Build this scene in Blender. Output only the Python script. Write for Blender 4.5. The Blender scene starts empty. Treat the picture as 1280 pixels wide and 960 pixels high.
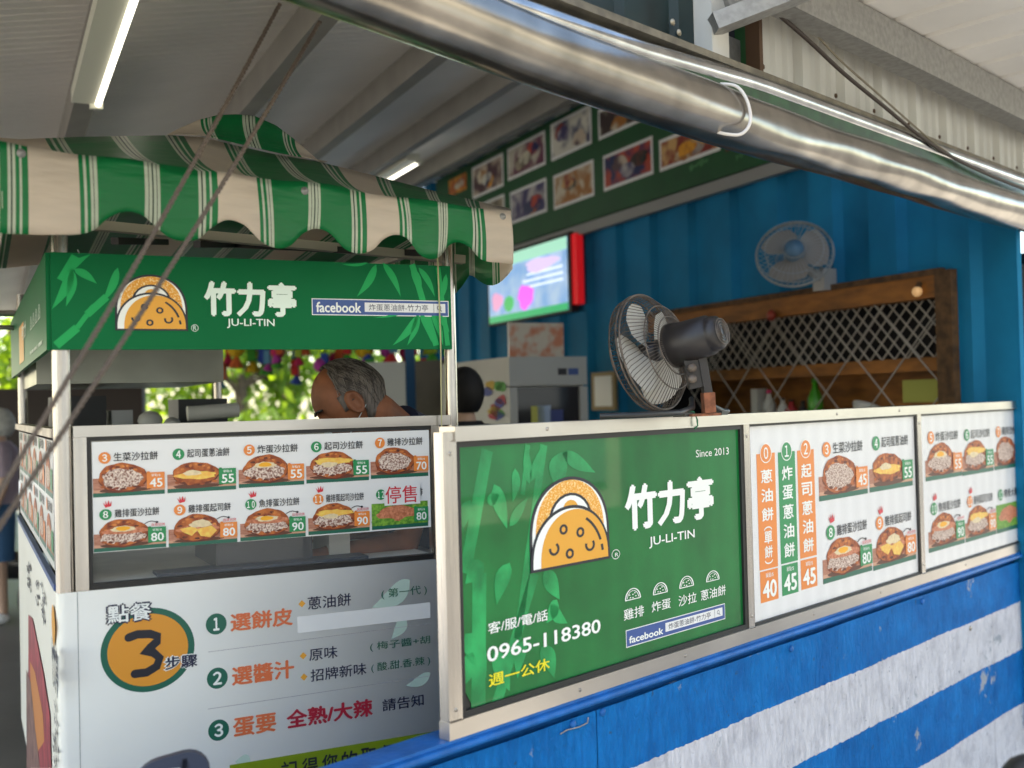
import bpy, bmesh, math, random
from mathutils import Vector, Matrix
random.seed(7)
SC=bpy.context.scene; COL=bpy.context.collection
# ---------------------------------------------------------------- camera
FL=1350.0; PR=.01755; RR=.025
CAM=Vector((0,0,1.55))
fw=Vector((0,math.cos(PR),math.sin(PR))); r0=Vector((1,0,0)); u0=Vector((0,-math.sin(PR),math.cos(PR)))
RV=r0*math.cos(RR)-u0*math.sin(RR); UV_=u0*math.cos(RR)+r0*math.sin(RR)
cd=bpy.data.cameras.new('camera'); cam=bpy.data.objects.new('camera',cd); COL.objects.link(cam); SC.camera=cam
cam.matrix_world=Matrix(((RV.x,UV_.x,-fw.x,CAM.x),(RV.y,UV_.y,-fw.y,CAM.y),(RV.z,UV_.z,-fw.z,CAM.z),(0,0,0,1)))
cd.sensor_width=36; cd.lens=36*FL/1280; cd.clip_end=500; cd.clip_start=.05
cd.dof.use_dof=True; cd.dof.focus_distance=3.15; cd.dof.aperture_fstop=2.2
# ---------------------------------------------------------------- world, sun, exposure
w=bpy.data.worlds.new('World'); SC.world=w; w.use_nodes=True
nt=w.node_tree; sky=nt.nodes.new('ShaderNodeTexSky'); sky.sky_type='NISHITA'; sky.sun_disc=False
SUN_EL=math.radians(50); SUN_AZ=math.radians(262)          # compass style: 270 = from -X
sky.sun_elevation=SUN_EL; sky.sun_rotation=SUN_AZ
nt.links.new(sky.outputs[0],nt.nodes['Background'].inputs[0]); nt.nodes['Background'].inputs[1].default_value=.15
sl=bpy.data.lights.new('sun','SUN'); sl.energy=4.5; sl.angle=math.radians(.5); sl.color=(1,.95,.86)
so=bpy.data.objects.new('sun',sl); COL.objects.link(so)
sd=Vector((math.sin(SUN_AZ)*math.cos(SUN_EL),math.cos(SUN_AZ)*math.cos(SUN_EL),math.sin(SUN_EL)))
so.rotation_euler=sd.to_track_quat('Z','Y').to_euler(); so.location=(0,0,12)
SC.view_settings.view_transform='Standard'; SC.view_settings.look='None'; SC.view_settings.gamma=1
SC.view_settings.exposure=2.05
SC.view_settings.use_white_balance=True; SC.view_settings.white_balance_temperature=7350; SC.view_settings.white_balance_tint=8
# ---------------------------------------------------------------- geometry helpers
def ray(px,py): return fw+RV*((px-640)/FL)+UV_*((480-py)/FL)
def at(px,py,Y):
    r=ray(px,py); return CAM+r*(Y/r.y)
class Plane:
    "vertical plane: origin on the ground below a point, horizontal direction d, normal n towards the street"
    def __init__(s,O,th):
        s.O=Vector((O[0],O[1],0)); t=math.radians(th); s.d=Vector((math.sin(t),math.cos(t),0)); s.n=Vector((s.d.y,-s.d.x,0))
        if (CAM-s.O).dot(s.n)<0: s.n=-s.n
    def sz(s,px,py,o=0):
        r=ray(px,py); O=s.O+s.n*o; k=(O-CAM).dot(s.n)/r.dot(s.n); p=CAM+r*k
        return ((p-O).dot(s.d),p.z)
    def pt(s,a,z,o=0): return s.O+s.d*a+s.n*o+Vector((0,0,z))
    def frame(s,o=0): return lambda u,v,k=0: s.pt(u,v,o+k)
def sub(fr,u0,v0,u1,v1,kh=1.0):
    "frame with unit coords inside another one; v runs 0..kh"
    return lambda u,v,o=0: fr(u0+(u1-u0)*u, v0+(v1-v0)*v/kh, o)
CART=Plane(at(65,438,2.61),64.2); SIDE=Plane(at(65,438,2.61),-26.9); KON=Plane(at(572,700,2.44),43.7); BLUE=Plane(at(1265,400,4.96),-25.8)
AWN=Plane(at(639,264,2.98),55)
_t=Vector((.9003,.4352,0)); _l=Vector((-.4352,.9003,0))
ZW=3.90; TA=.196; CW=4.232
def ce(c,e,dz=0): return _t*c+_l*e+Vector((0,0,ZW-TA*(CW-c)+dz))
# ---------------------------------------------------------------- materials
def M(name,col,rough=.6,metal=0,noise=0,scale=8,col2=None,bump=0,bscale=60,spec=.5,emit=0,trans=0,detail=4,lo=.35,hi=.65,stretch=None,coat=0,alpha=1,uvc=False):
    m=bpy.data.materials.new(name); m.use_nodes=True; N=m.node_tree; b=N.nodes['Principled BSDF']
    def si(k,v):
        if k in b.inputs: b.inputs[k].default_value=v
    si('Base Color',(*col,1)); si('Roughness',rough); si('Metallic',metal); si('Specular IOR Level',spec); si('Coat Weight',coat); si('Alpha',alpha); si('Coat Roughness',.03)
    if trans: si('Transmission Weight',trans)
    tc=N.nodes.new('ShaderNodeTexCoord'); src=tc.outputs['Object']
    if stretch:
        mp=N.nodes.new('ShaderNodeMapping'); mp.inputs['Scale'].default_value=stretch; N.links.new(src,mp.inputs[0]); src=mp.outputs[0]
    if noise or col2:
        nz=N.nodes.new('ShaderNodeTexNoise'); nz.inputs['Scale'].default_value=scale; nz.inputs['Detail'].default_value=detail; N.links.new(src,nz.inputs['Vector'])
        rp=N.nodes.new('ShaderNodeValToRGB'); rp.color_ramp.elements[0].position=lo; rp.color_ramp.elements[1].position=hi
        c2=col2 or tuple(c*(1-noise) for c in col)
        rp.color_ramp.elements[0].color=(*c2,1); rp.color_ramp.elements[1].color=(*col,1)
        N.links.new(nz.outputs[0],rp.inputs[0]); N.links.new(rp.outputs[0],b.inputs['Base Color'])
        if emit: N.links.new(rp.outputs[0],b.inputs['Emission Color'])
    if emit:
        if not (noise or col2): si('Emission Color',(*col,1))
        si('Emission Strength',emit)
    if bump:
        n2=N.nodes.new('ShaderNodeTexNoise'); n2.inputs['Scale'].default_value=bscale; n2.inputs['Detail'].default_value=3; N.links.new(src,n2.inputs['Vector'])
        bp=N.nodes.new('ShaderNodeBump'); bp.inputs['Strength'].default_value=bump; bp.inputs['Distance'].default_value=.01; N.links.new(n2.outputs[0],bp.inputs['Height']); N.links.new(bp.outputs[0],b.inputs['Normal'])
    return m
def perforate(m,scale=330,dark=.55):
    "fine dot raster of the see-through print film"
    N=m.node_tree; b=N.nodes['Principled BSDF']; tc=N.nodes.new('ShaderNodeTexCoord'); v=N.nodes.new('ShaderNodeTexVoronoi'); v.inputs['Scale'].default_value=scale; v.inputs['Randomness'].default_value=.12
    N.links.new(tc.outputs['Object'],v.inputs['Vector']); r=N.nodes.new('ShaderNodeValToRGB'); r.color_ramp.elements[0].position=.28; r.color_ramp.elements[1].position=.42
    r.color_ramp.elements[0].color=(dark,dark,dark,1); N.links.new(v.outputs[0],r.inputs[0])
    mx=N.nodes.new('ShaderNodeMix'); mx.data_type='RGBA'; mx.blend_type='MULTIPLY'; mx.inputs[0].default_value=1
    l=b.inputs['Base Color'].links
    if l: N.links.new(l[0].from_socket,mx.inputs[6])
    else: mx.inputs[6].default_value=b.inputs['Base Color'].default_value
    N.links.new(r.outputs[0],mx.inputs[7]); N.links.new(mx.outputs[2],b.inputs['Base Color']); return m
steel=M('steel',(.56,.53,.50),.25,1,noise=.22,scale=9,bump=.10,bscale=30,stretch=(4,4,.25))
steel_h=M('steel_rail',(.56,.53,.50),.28,1,noise=.15,scale=3,bump=.03,bscale=60)
steel_d=M('steel_dull',(.50,.45,.40),.42,1,noise=.35,scale=9,bump=.06,bscale=90)
galv=M('galvanised',(.36,.35,.33),.55,.6,noise=.22,scale=45,bump=.05,bscale=200)
gasket=M('gasket',(.012,.012,.012),.5)
white_p=M('white_print',(.80,.80,.79),.28,noise=.03,scale=3)
white_f=perforate(M('white_film',(.80,.80,.80),.30,coat=.5),dark=.72)
cab=M('cabinet_white',(.90,.90,.85),.35,noise=.06,scale=2)
g_sign=M('sign_green',(.002,.150,.050),.38,noise=.12,scale=2,spec=.08)
g_film=perforate(M('film_green',(.003,.20,.045),.4,noise=.35,scale=3,coat=.8,spec=.05),dark=.6)
g_leaf=M('leaf_print',(.004,.36,.10),.4,spec=.2)
g_leaf_f=perforate(M('film_leaf',(.012,.42,.12),.25,noise=.5,scale=9,coat=.8,spec=.05),dark=.6)
g_leaf_w=M('film_leaf_pale',(.20,.55,.33),.25,noise=.6,scale=12,coat=1.0)
g_badge=M('badge_green',(.010,.26,.085),.4); o_badge=M('badge_orange',(.80,.24,.045),.4)
g_dark=M('dark_green_print',(.006,.12,.075),.4); lime=M('lime_print',(.20,.29,.005),.4)
ink=M('ink',(.010,.012,.022),.4); navy=M('ink_navy',(.018,.022,.06),.4); inkw=M('ink_white',(.86,.88,.84),.4); inkmint=M('ink_mint',(.75,.88,.78),.4)
o_ink=M('ink_orange',(.72,.16,.055),.4); r_ink=M('ink_red',(.42,.012,.035),.4); y_ink=M('ink_yellow',(.85,.75,.02),.4); r_pr=M('print_red',(.65,.03,.05),.4)
taco=M('logo_orange',(.78,.36,.035),.4); taco_d=M('logo_orange_speckled',(.80,.34,.03),.4,col2=(.95,.72,.35),scale=260,lo=.40,hi=.46)
fbblue=M('badge_blue',(.035,.085,.28),.4)
wood=M('board_print',(.36,.13,.075),.5,col2=(.52,.24,.16),scale=60,stretch=(1,1,6)); wood_l=M('board_edge_print',(.62,.33,.22),.5)
crust=M('crust_print',(.56,.15,.03),.5,col2=(.20,.026,.008),scale=48,detail=6); salad=M('salad_print',(.80,.66,.56),.5,col2=(.20,.06,.035),scale=210,detail=8,lo=.38,hi=.60)
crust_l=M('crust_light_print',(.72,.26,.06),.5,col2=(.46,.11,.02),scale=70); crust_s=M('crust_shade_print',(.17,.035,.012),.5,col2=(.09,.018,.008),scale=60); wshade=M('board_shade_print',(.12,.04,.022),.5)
cheese=M('cheese_print',(.88,.62,.12),.5,col2=(.85,.42,.08),scale=80); egg=M('egg_print',(.90,.42,.02),.5); eggw=M('eggwhite_print',(.85,.68,.42),.5,noise=.2,scale=90)
lettuce=M('lettuce_print',(.22,.45,.05),.5,col2=(.06,.20,.02),scale=120); ham=M('cutlet_print',(.70,.26,.14),.5,col2=(.42,.12,.05),scale=120)
pglass=M('dark_glass',(.05,.055,.06),.03,coat=1.0)
cglass=M('clear_glass',(.4,.42,.42),.02,alpha=.08,coat=1.0)
# ---------------------------------------------------------------- mesh collector
class MB:
    def __init__(s): s.v=[]; s.f=[]; s.mi=[]; s.mats=[]; s.uv={}; s.sm=[]
    def m(s,mat):
        if mat not in s.mats: s.mats.append(mat)
        return s.mats.index(mat)
    def raw(s,vs,fs,mat,smooth=False):
        b=len(s.v); s.v+=[tuple(p) for p in vs]; k=s.m(mat)
        for f in fs: s.f.append([b+i for i in f]); s.mi.append(k); s.sm.append(smooth)
        return b
    def pg(s,fr,pts,o,mat): s.raw([fr(u,v,o) for u,v in pts],[list(range(len(pts)))],mat)
    def rect(s,fr,u0,v0,u1,v1,o,mat): s.pg(fr,[(u0,v0),(u1,v0),(u1,v1),(u0,v1)],o,mat)
    def disc(s,fr,cu,cv,ru,rv,o,mat,n=28,a0=0,a1=360):
        full=a1-a0>=360; pts=[(cu+ru*math.cos(math.radians(a0+(a1-a0)*i/n)),cv+rv*math.sin(math.radians(a0+(a1-a0)*i/n))) for i in range(n+(0 if full else 1))]
        s.pg(fr,pts,o,mat)
    def stroke(s,fr,pts,w,o,mat,asp=1.0):
        "polyline of constant width; asp = u metres per v metre correction"
        vs=[]; n=len(pts)
        for i,(u,v) in enumerate(pts):
            a=pts[max(0,i-1)]; b=pts[min(n-1,i+1)]; du=(b[0]-a[0])*asp; dv=b[1]-a[1]; L=math.hypot(du,dv) or 1
            nu,nv=-dv/L*w/2/asp,du/L*w/2; vs+=[fr(u+nu,v+nv,o),fr(u-nu,v-nv,o)]
        s.raw(vs,[[2*i,2*i+1,2*i+3,2*i+2] for i in range(n-1)],mat)
    def arc(s,fr,cu,cv,ru,rv,a0,a1,w,o,mat,n=20): s.stroke(fr,[(cu+ru*math.cos(math.radians(a0+(a1-a0)*i/n)),cv+rv*math.sin(math.radians(a0+(a1-a0)*i/n))) for i in range(n+1)],w,o,mat)
    def text(s,fr,body,u0,v0,u1,v1,o,mat,bold=0,it=0):
        vs,fs,bb=glyphs(body); W=bb[2]-bb[0] or 1; H=bb[3]-bb[1] or 1; su=(u1-u0)/W; sv=(v1-v0)/H
        offs=[(0,0)]
        if bold:
            d=bold; offs=[(d,0),(-d,0),(0,d*.8),(0,-d*.8)]
        for k,(a,b) in enumerate(offs):
            s.raw([fr(u0+(x-bb[0]+a+it*(y-bb[1]))*su,v0+(y-bb[1]+b)*sv,o+k*.00006) for x,y in vs],fs,mat)
    def box(s,P,s0,s1,z0,z1,o0,o1,mat,bev=0):
        vs=[P.pt(a,z,o) for a in (s0,s1) for z in (z0,z1) for o in (o0,o1)]
        s.raw(vs,[[0,1,3,2],[4,6,7,5],[0,4,5,1],[2,3,7,6],[0,2,6,4],[1,5,7,3]],mat)
    def bar(s,a,b,w,h,mat,up=Vector((0,0,1))):
        a=Vector(a); b=Vector(b); t=(b-a).normalized(); x=t.cross(up)
        if x.length<1e-4: x=t.cross(Vector((1,0,0)))
        x.normalize(); y=x.cross(t).normalized(); vs=[p+x*i*w/2+y*j*h/2 for p in (a,b) for i,j in ((-1,-1),(1,-1),(1,1),(-1,1))]
        s.raw(vs,[[0,1,2,3],[7,6,5,4],[0,4,5,1],[1,5,6,2],[2,6,7,3],[3,7,4,0]],mat)
    def tube(s,path,r,mat,n=8,cap=True,closed=False,rf=None,smooth=True):
        path=[Vector(p) for p in path]; L=len(path); vs=[]; px=None
        for i,p in enumerate(path):
            if closed: t=path[(i+1)%L]-path[i-1]
            else: t=path[min(L-1,i+1)]-path[max(0,i-1)]
            t.normalize()
            if px is None: px=t.orthogonal().normalized()
            px=(px-t*px.dot(t)).normalized(); py=t.cross(px); rr=rf(i) if rf else r
            for k in range(n):
                a=2*math.pi*k/n; q=rr(k) if callable(rr) else rr; vs.append(p+(px*math.cos(a)+py*math.sin(a))*q)
        fs=[]
        for i in range(L if closed else L-1):
            for k in range(n):
                j=(i+1)%L; fs.append([i*n+k,i*n+(k+1)%n,j*n+(k+1)%n,j*n+k])
        s.raw(vs,fs,mat,smooth)
        if cap and not closed: s.raw([vs[k] for k in range(n)],[list(range(n))[::-1]],mat); s.raw([vs[(L-1)*n+k] for k in range(n)],[list(range(n))],mat)
    def lathe(s,c,ax,prof,mat,n=24,smooth=True):
        ax=Vector(ax).normalized(); x=ax.orthogonal().normalized(); y=ax.cross(x); c=Vector(c)
        vs=[c+ax*h+(x*math.cos(2*math.pi*k/n)+y*math.sin(2*math.pi*k/n))*max(r,1e-4) for r,h in prof for k in range(n)]
        fs=[[i*n+k,i*n+(k+1)%n,(i+1)*n+(k+1)%n,(i+1)*n+k] for i in range(len(prof)-1) for k in range(n)]
        s.raw(vs,fs,mat,smooth)
    def ball(s,c,r,mat,n=12,sc=(1,1,1)):
        c=Vector(c); s_=[]; 
        for i in range(n//2+1):
            a=math.pi*i/(n//2)
            for k in range(n): b=2*math.pi*k/n; s_.append(c+Vector((math.sin(a)*math.cos(b)*sc[0],math.sin(a)*math.sin(b)*sc[1],math.cos(a)*sc[2]))*r)
        s.raw(s_,[[i*n+k,(i+1)*n+k,(i+1)*n+(k+1)%n,i*n+(k+1)%n] for i in range(n//2) for k in range(n)],mat,True)
    def build(s,name,parent=None,label=None,cat=None,group=None,kind=None):
        me=bpy.data.meshes.new(name); off=woff(parent)
        if parent is None and cat:
            xs=[Vector(p) for p in s.v]; lo=Vector((min(p.x for p in xs),min(p.y for p in xs),min(p.z for p in xs))); hi=Vector((max(p.x for p in xs),max(p.y for p in xs),0)); off=Vector(((lo.x+hi.x)/2,(lo.y+hi.y)/2,lo.z))
        me.from_pydata([tuple(Vector(p)-off) for p in s.v],[],s.f)
        for q in s.mats: me.materials.append(q)
        me.polygons.foreach_set('material_index',s.mi); me.polygons.foreach_set('use_smooth',s.sm)
        if s.uv:
            ul=me.uv_layers.new(name='UVMap')
            for l in me.loops:
                ul.data[l.index].uv=s.uv.get(l.vertex_index,(0,0))
        me.update(); o=bpy.data.objects.new(name,me); COL.objects.link(o)
        if parent is not None: o.parent=parent
        else: o.location=off
        tag(o,label,cat,group,kind); return o
def woff(p):
    v=Vector((0,0,0))
    while p is not None: v+=p.location; p=p.parent
    return v
def tag(o,label=None,cat=None,group=None,kind=None):
    for k,v in (('label',label),('category',cat),('group',group),('kind',kind)):
        if v: o[k]=v
    return o
def thing(name,loc,label,cat,group=None):
    o=bpy.data.objects.new(name,None); COL.objects.link(o); o.location=loc; o.empty_display_size=.1; return tag(o,label,cat,group)
_gc={}
def glyphs(body):
    if body in _gc: return _gc[body]
    c=bpy.data.curves.new('g','FONT'); c.body=body; c.resolution_u=3; o=bpy.data.objects.new('g',c); COL.objects.link(o)
    me=bpy.data.meshes.new_from_object(o.evaluated_get(bpy.context.evaluated_depsgraph_get()))
    vs=[(v.co.x,v.co.y) for v in me.vertices]; fs=[list(p.vertices) for p in me.polygons]
    bpy.data.objects.remove(o); bpy.data.curves.remove(c); bpy.data.meshes.remove(me)
    xs=[v[0] for v in vs] or [0]; ys=[v[1] for v in vs] or [0]
    _gc[body]=(vs,fs,(min(xs),min(ys),max(xs),max(ys))); return _gc[body]
def ptext(mb,P,body,bl,tr,o,mat,bold=0,it=0):
    a=P.sz(*bl,o); b=P.sz(*tr,o); mb.text(P.frame(),body,a[0],a[1],b[0],b[1],o,mat,bold,it)
def prect(mb,P,bl,tr,o,mat):
    a=P.sz(*bl,o); b=P.sz(*tr,o); mb.rect(P.frame(),a[0],a[1],b[0],b[1],o,mat); return a,b
def scribble(mb,fr,u0,v0,u1,v1,o,mat,seed=1,rows=3):
    "illegible brush marks filling a box"
    R=random.Random(seed); W=u1-u0; H=v1-v0
    for r in range(rows):
        for k in range(3):
            u=u0+W*R.uniform(0,.6); v=v0+H*(r+R.uniform(.2,.8))/rows; mb.stroke(fr,[(u,v),(u+W*R.uniform(.15,.4),v+H*R.uniform(-.06,.06))],abs(H)/rows*.16,o,mat)
            mb.stroke(fr,[(u+W*.12,v-H*.1/rows*3),(u+W*.15,v+H*.1/rows*3)],abs(W)*.07,o,mat)
def leaf(mb,fr,a,b,w,o,mat,bend=.12):
    du,dv=b[0]-a[0],b[1]-a[1]; pts=[]; N=8
    for sgn in (1,-1):
        for i in (range(N+1) if sgn>0 else range(N-1,0,-1)):
            t=i/N; ww=w*math.sin(math.pi*t**.7)*.5*sgn; c=bend*math.sin(math.pi*t)
            pts.append((a[0]+du*t-dv*(c)+(-dv)*ww/max(1e-6,math.hypot(du,dv)),a[1]+dv*t+du*c+du*ww/max(1e-6,math.hypot(du,dv))))
    mb.pg(fr,pts,o,mat)
# ---------------------------------------------------------------- printed artwork
def logo(mb,fr,o):
    "fr: unit frame 0..1 x 0..1"
    k=.0003
    def arch(x0,x1,base,top,n=24,p=2.0): 
        c=(x0+x1)/2; r=(x1-x0)/2; return [(x0,base*0)]+[(c-r*math.cos(math.pi*i/n),base+(top-base)*math.sin(math.pi*i/n)**(1/p*2)) for i in range(n+1)]+[(x1,base*0)]
    mb.pg(fr,[(0,0)]+[(.5-.5*math.cos(math.pi*i/24),.30+.70*math.sin(math.pi*i/24)**.8) for i in range(25)]+[(1,0)],o,ink)
    mb.pg(fr,[(.03,.03)]+[(.5-.47*math.cos(math.pi*i/24),.30+.665*math.sin(math.pi*i/24)**.8) for i in range(25)]+[(.97,.03)],o+k,inkw)
    mb.pg(fr,[(.07,.05)]+[(.5-.43*math.cos(math.pi*i/24),.33+.635*math.sin(math.pi*i/24)**.8) for i in range(25)]+[(.93,.05)],o+2*k,taco_d)
    mb.disc(fr,.5,.52,.27,.30,o+3*k,ink,24); mb.disc(fr,.5,.52,.24,.27,o+4*k,inkw,24); mb.disc(fr,.5,.62,.10,.12,o+5*k,taco,16)
    mb.pg(fr,[(.0,.0)]+[(.5-.5*math.cos(math.pi*i/28),.02+.66*math.sin(math.pi*i/28)**.85) for i in range(29)]+[(1,.0)],o+6*k,ink)
    mb.pg(fr,[(.03,.03)]+[(.5-.47*math.cos(math.pi*i/28),.04+.605*math.sin(math.pi*i/28)**.85) for i in range(29)]+[(.97,.03)],o+7*k,inkw)
    mb.pg(fr,[(.12,.03)]+[(.545-.425*math.cos(math.pi*i/28),.04+.59*math.sin(math.pi*i/28)**.85) for i in range(29)]+[(.97,.03)],o+8*k,taco)
    for cu,cv,a0,a1 in ((.40,.42,0,360),(.61,.36,0,360),(.47,.14,0,360),(.28,.22,-190,60),(.73,.20,-200,40)):
        r=.045 if a1-a0==360 else .06; mb.arc(fr,cu,cv,r*.85,r,a0,a1,.028,o+9*k,ink,14)
    mb.arc(fr,.5,.04,.40,.53,62,22,.030,o+9*k,ink,14); mb.arc(fr,.5,.04,.40,.53,16,8,.03,o+9*k,ink,4)
def mini(mb,fr,o,mat=None):
    mat=mat or inkw; mb.arc(fr,.5,.06,.46,.88,0,180,.07,o,mat,16); mb.stroke(fr,[(.02,.05),(.98,.05)],.07,o,mat); mb.arc(fr,.5,.06,.36,.70,8,172,.04,o,mat,14)
    for u,v in ((.35,.22),(.5,.45),(.68,.28),(.3,.45),(.62,.55),(.5,.18)): mb.disc(fr,u,v,.05,.05,o,mat,6)
def crown(mb,fr,u,v,s,o):
    mb.pg(fr,[(u-s*.35,v),(u+s*.45,v+.02),(u+s*.5,v+s),(u+s*.25,v+s*.45),(u+s*.1,v+s*1.15),(u-s*.12,v+s*.45),(u-s*.35,v+s*1.1),(u-s*.33,v+s*.42),(u-s*.7,v+s*.8)],o,r_pr)
def lump(cx,cy,rx,ry,n,amp,seed,a0=0,a1=360):
    R=random.Random(seed); ph=[R.uniform(0,6.3) for _ in range(4)]; out=[]
    for i in range(n+(0 if a1-a0>=360 else 1)):
        a=math.radians(a0+(a1-a0)*i/n); k=1+amp*(math.sin(3*a+ph[0])+math.sin(7*a+ph[1])*.7+math.sin(11*a+ph[2])*.6); out.append((cx+rx*k*math.cos(a),cy+ry*k*math.sin(a)))
    return out
FW=str.maketrans('0123456789','０１２３４５６７８９')
def card(P,parent,num,title,price,org,bl,tr,cr,style,base,soldout=False,fine=True):
    "one printed menu item: food photo on a board, number, name and price tag"
    mb=MB(); a=P.sz(*bl,base); b=P.sz(*tr,base); fr=sub(P.frame(base),a[0],a[1],b[0],b[1],.64); k=.0003
    bc=o_badge if org else g_badge; R=random.Random(num*7)
    mb.rect(fr,0,0,1,.27,k,wood); mb.rect(fr,0,.06,1,.10,2*k,wood_l); mb.rect(fr,0,0,1,.058,3*k,g_dark if fine else g_badge)
    if style=='cutlet':
        mb.rect(fr,0,.058,1,.42,2.5*k,lettuce); mb.pg(fr,lump(.45,.24,.36,.13,26,.05,num),4*k,ham); mb.pg(fr,lump(.2,.12,.2,.06,16,.08,num+3),5*k,lettuce); mb.pg(fr,lump(.7,.13,.2,.05,16,.08,num+5),5*k,lettuce)
    else:
        ch=.215 if style!='cheese' else .17
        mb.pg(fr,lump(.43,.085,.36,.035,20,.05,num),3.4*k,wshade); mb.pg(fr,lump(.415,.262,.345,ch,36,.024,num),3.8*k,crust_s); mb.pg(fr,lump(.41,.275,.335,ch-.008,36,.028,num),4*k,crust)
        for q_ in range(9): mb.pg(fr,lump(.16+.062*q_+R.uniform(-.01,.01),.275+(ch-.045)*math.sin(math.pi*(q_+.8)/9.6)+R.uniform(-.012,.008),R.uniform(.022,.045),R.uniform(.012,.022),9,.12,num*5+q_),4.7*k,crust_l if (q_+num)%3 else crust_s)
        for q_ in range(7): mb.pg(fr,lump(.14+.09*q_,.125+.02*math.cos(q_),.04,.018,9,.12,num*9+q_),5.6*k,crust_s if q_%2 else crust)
        if style in('salad','eggsalad','chick','cs','fish'):
            mb.pg(fr,lump(.40,.215 if style!='salad' else .25,.31 if style!='salad' else .28,.115 if style!='salad' else .15,40,.055,num+1),5*k,salad)
        if style in('chick','fish'): mb.pg(fr,lump(.43,.30,.33,.05,26,.05,num+9),6*k,ham)
        if style in('eggsalad','chick','fish'): mb.pg(fr,lump(.40,.33,.17,.045,18,.07,num+4),7*k,eggw); mb.pg(fr,lump(.40,.335,.10,.035,14,.05,num+6),8*k,egg)
        if style in('cheese','cs'):
            mb.pg(fr,lump(.42,.24 if style=='cheese' else .33,.30,.055,22,.10,num+2),7*k,cheese); mb.pg(fr,lump(.36,.28,.13,.04,16,.09,num+8),8*k,eggw)
        if style=='nine':
            mb.pg(fr,lump(.43,.26,.32,.06,24,.06,num+1),6*k,ham); mb.pg(fr,[(.16,.27),(.36,.30),(.42,.24),(.33,.15),(.20,.22)],7*k,cheese); mb.pg(fr,[(.40,.25),(.62,.29),(.70,.21),(.60,.11),(.46,.14)],7.5*k,cheese); mb.pg(fr,lump(.46,.33,.16,.06,18,.1,num+8),8*k,eggw)
    mb.rect(fr,.745,.09,1.0,.325,10*k,bc); mb.disc(fr,.77,.325,.025,.018,10*k,bc,8); mb.text(fr,price,.79,.11,.965,.235,11*k,inkw,.02)
    mb.text(fr,'單點/$',.81,.262,.94,.302,11*k,inkw)
    mb.disc(fr,.165,.565,.085,.085,6*k,bc,24); s=str(num); w_=.032 if len(s)==1 else .056; mb.text(fr,s.translate(FW),.165-w_*(.75 if s=='1' else 1),.515,.165+w_*(.75 if s=='1' else 1),.617,7*k,inkw,.03)
    mb.text(fr,title,.29,.51,.29+min(.62,.125*len(title)),.635,6*k,ink,.010)
    if cr:
        crown(mb,fr,.20,.67,.10,6*k); mb.stroke(fr,[(.70,.385),(.76,.415),(.80,.42),(.86,.405)],.012,6*k,ink); mb.disc(fr,.875,.40,.02,.018,6*k,ink,8); mb.text(fr,'我是招牌',.79,.34,.985,.385,12*k,r_pr)
    if soldout:
        mb.rect(fr,.22,.38,.86,.72,13*k,white_p); mb.text(fr,'停售',.24,.41,.80,.69,14*k,r_pr,.008)
    o=mb.build('menu_card',parent,label=f'menu picture number {num} priced {price}'+(' under a paper reading 停售' if soldout else '')); return o
V=Vector
# ================================================================ GROUND AND SURROUNDINGS
asph=M('asphalt',(.13,.125,.12),.9,noise=.3,scale=40,bump=.3,bscale=300)
conc=M('concrete',(.42,.40,.36),.9,noise=.25,scale=3,bump=.2,bscale=60)
tilem=M('floor_dark',(.16,.155,.15),.45,noise=.25,scale=2)
mb=MB(); mb.raw([(-150,-150,-.38),(150,-150,-.38),(150,150,-.38),(-150,150,-.38)],[[0,1,2,3]],asph); mb.build('ground',kind='structure')
mb=MB(); fr=lambda s,q,z: KON.pt(s,z,q)
mb.raw([KON.pt(-30,-.25,2.9),KON.pt(30,-.25,2.9),KON.pt(30,-.25,-.28),KON.pt(-30,-.25,-.28),KON.pt(-30,-.38,2.9),KON.pt(30,-.38,2.9)],[[0,1,2,3],[0,4,5,1]],conc); mb.build('pavement',kind='structure')
mb=MB(); a,b,c,d,e_,f_=[KON.pt(x,z,o) for x,z,o in ((-30,.10,-.28),(30,.10,-.28),(30,.10,-60),(-30,.10,-60),(-30,-.25,-.28),(30,-.25,-.28))]; mb.raw([a,b,c,d,e_,f_],[[0,1,2,3],[0,4,5,1]],tilem); mb.build('shop_floor',kind='structure')
# houses over the road, seen only in the reflections
hw=[M('house_cream',(.62,.56,.45),.8,noise=.1,scale=1),M('house_grey',(.45,.46,.46),.8,noise=.1,scale=1),M('house_white',(.74,.73,.70),.8,noise=.1,scale=1)]
hwin=M('house_window',(.03,.04,.05),.1); shut=M('shutter',(.30,.33,.34),.5)
for i,(s0,s1,h) in enumerate(((-13,-6,7.5),(-5.8,.8,9.5),(1,7,6.8),(7.2,14,9))):
    mb=MB(); mb.box(KON,s0,s1,-.38,h,10.5,16,hw[i%3]); t=mb.build('shophouse',label=['cream low shophouse across the road, far left in the window reflections','tall grey shophouse across the road with rows of dark windows','white low shophouse across the road with roller shutters','tall cream shophouse across the road, far right in the reflections'][i],cat='building',group='shophouses across the road')
    for r in range(1,int(h//3)+1):
        for q in range(3):
            m2=MB(); x=s0+.6+q*(s1-s0-1)/3; m2.box(KON,x,x+1.3,r*3-.3 if r*3+1.1<h else h-1.5,r*3+.9 if r*3+1.1<h else h-.4,10.4,10.49,hwin); m2.build('window',t)
    m2=MB(); m2.box(KON,s0+.5,s1-.5,.1,2.4,10.42,10.49,shut); m2.build('shutter',t)
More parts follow.
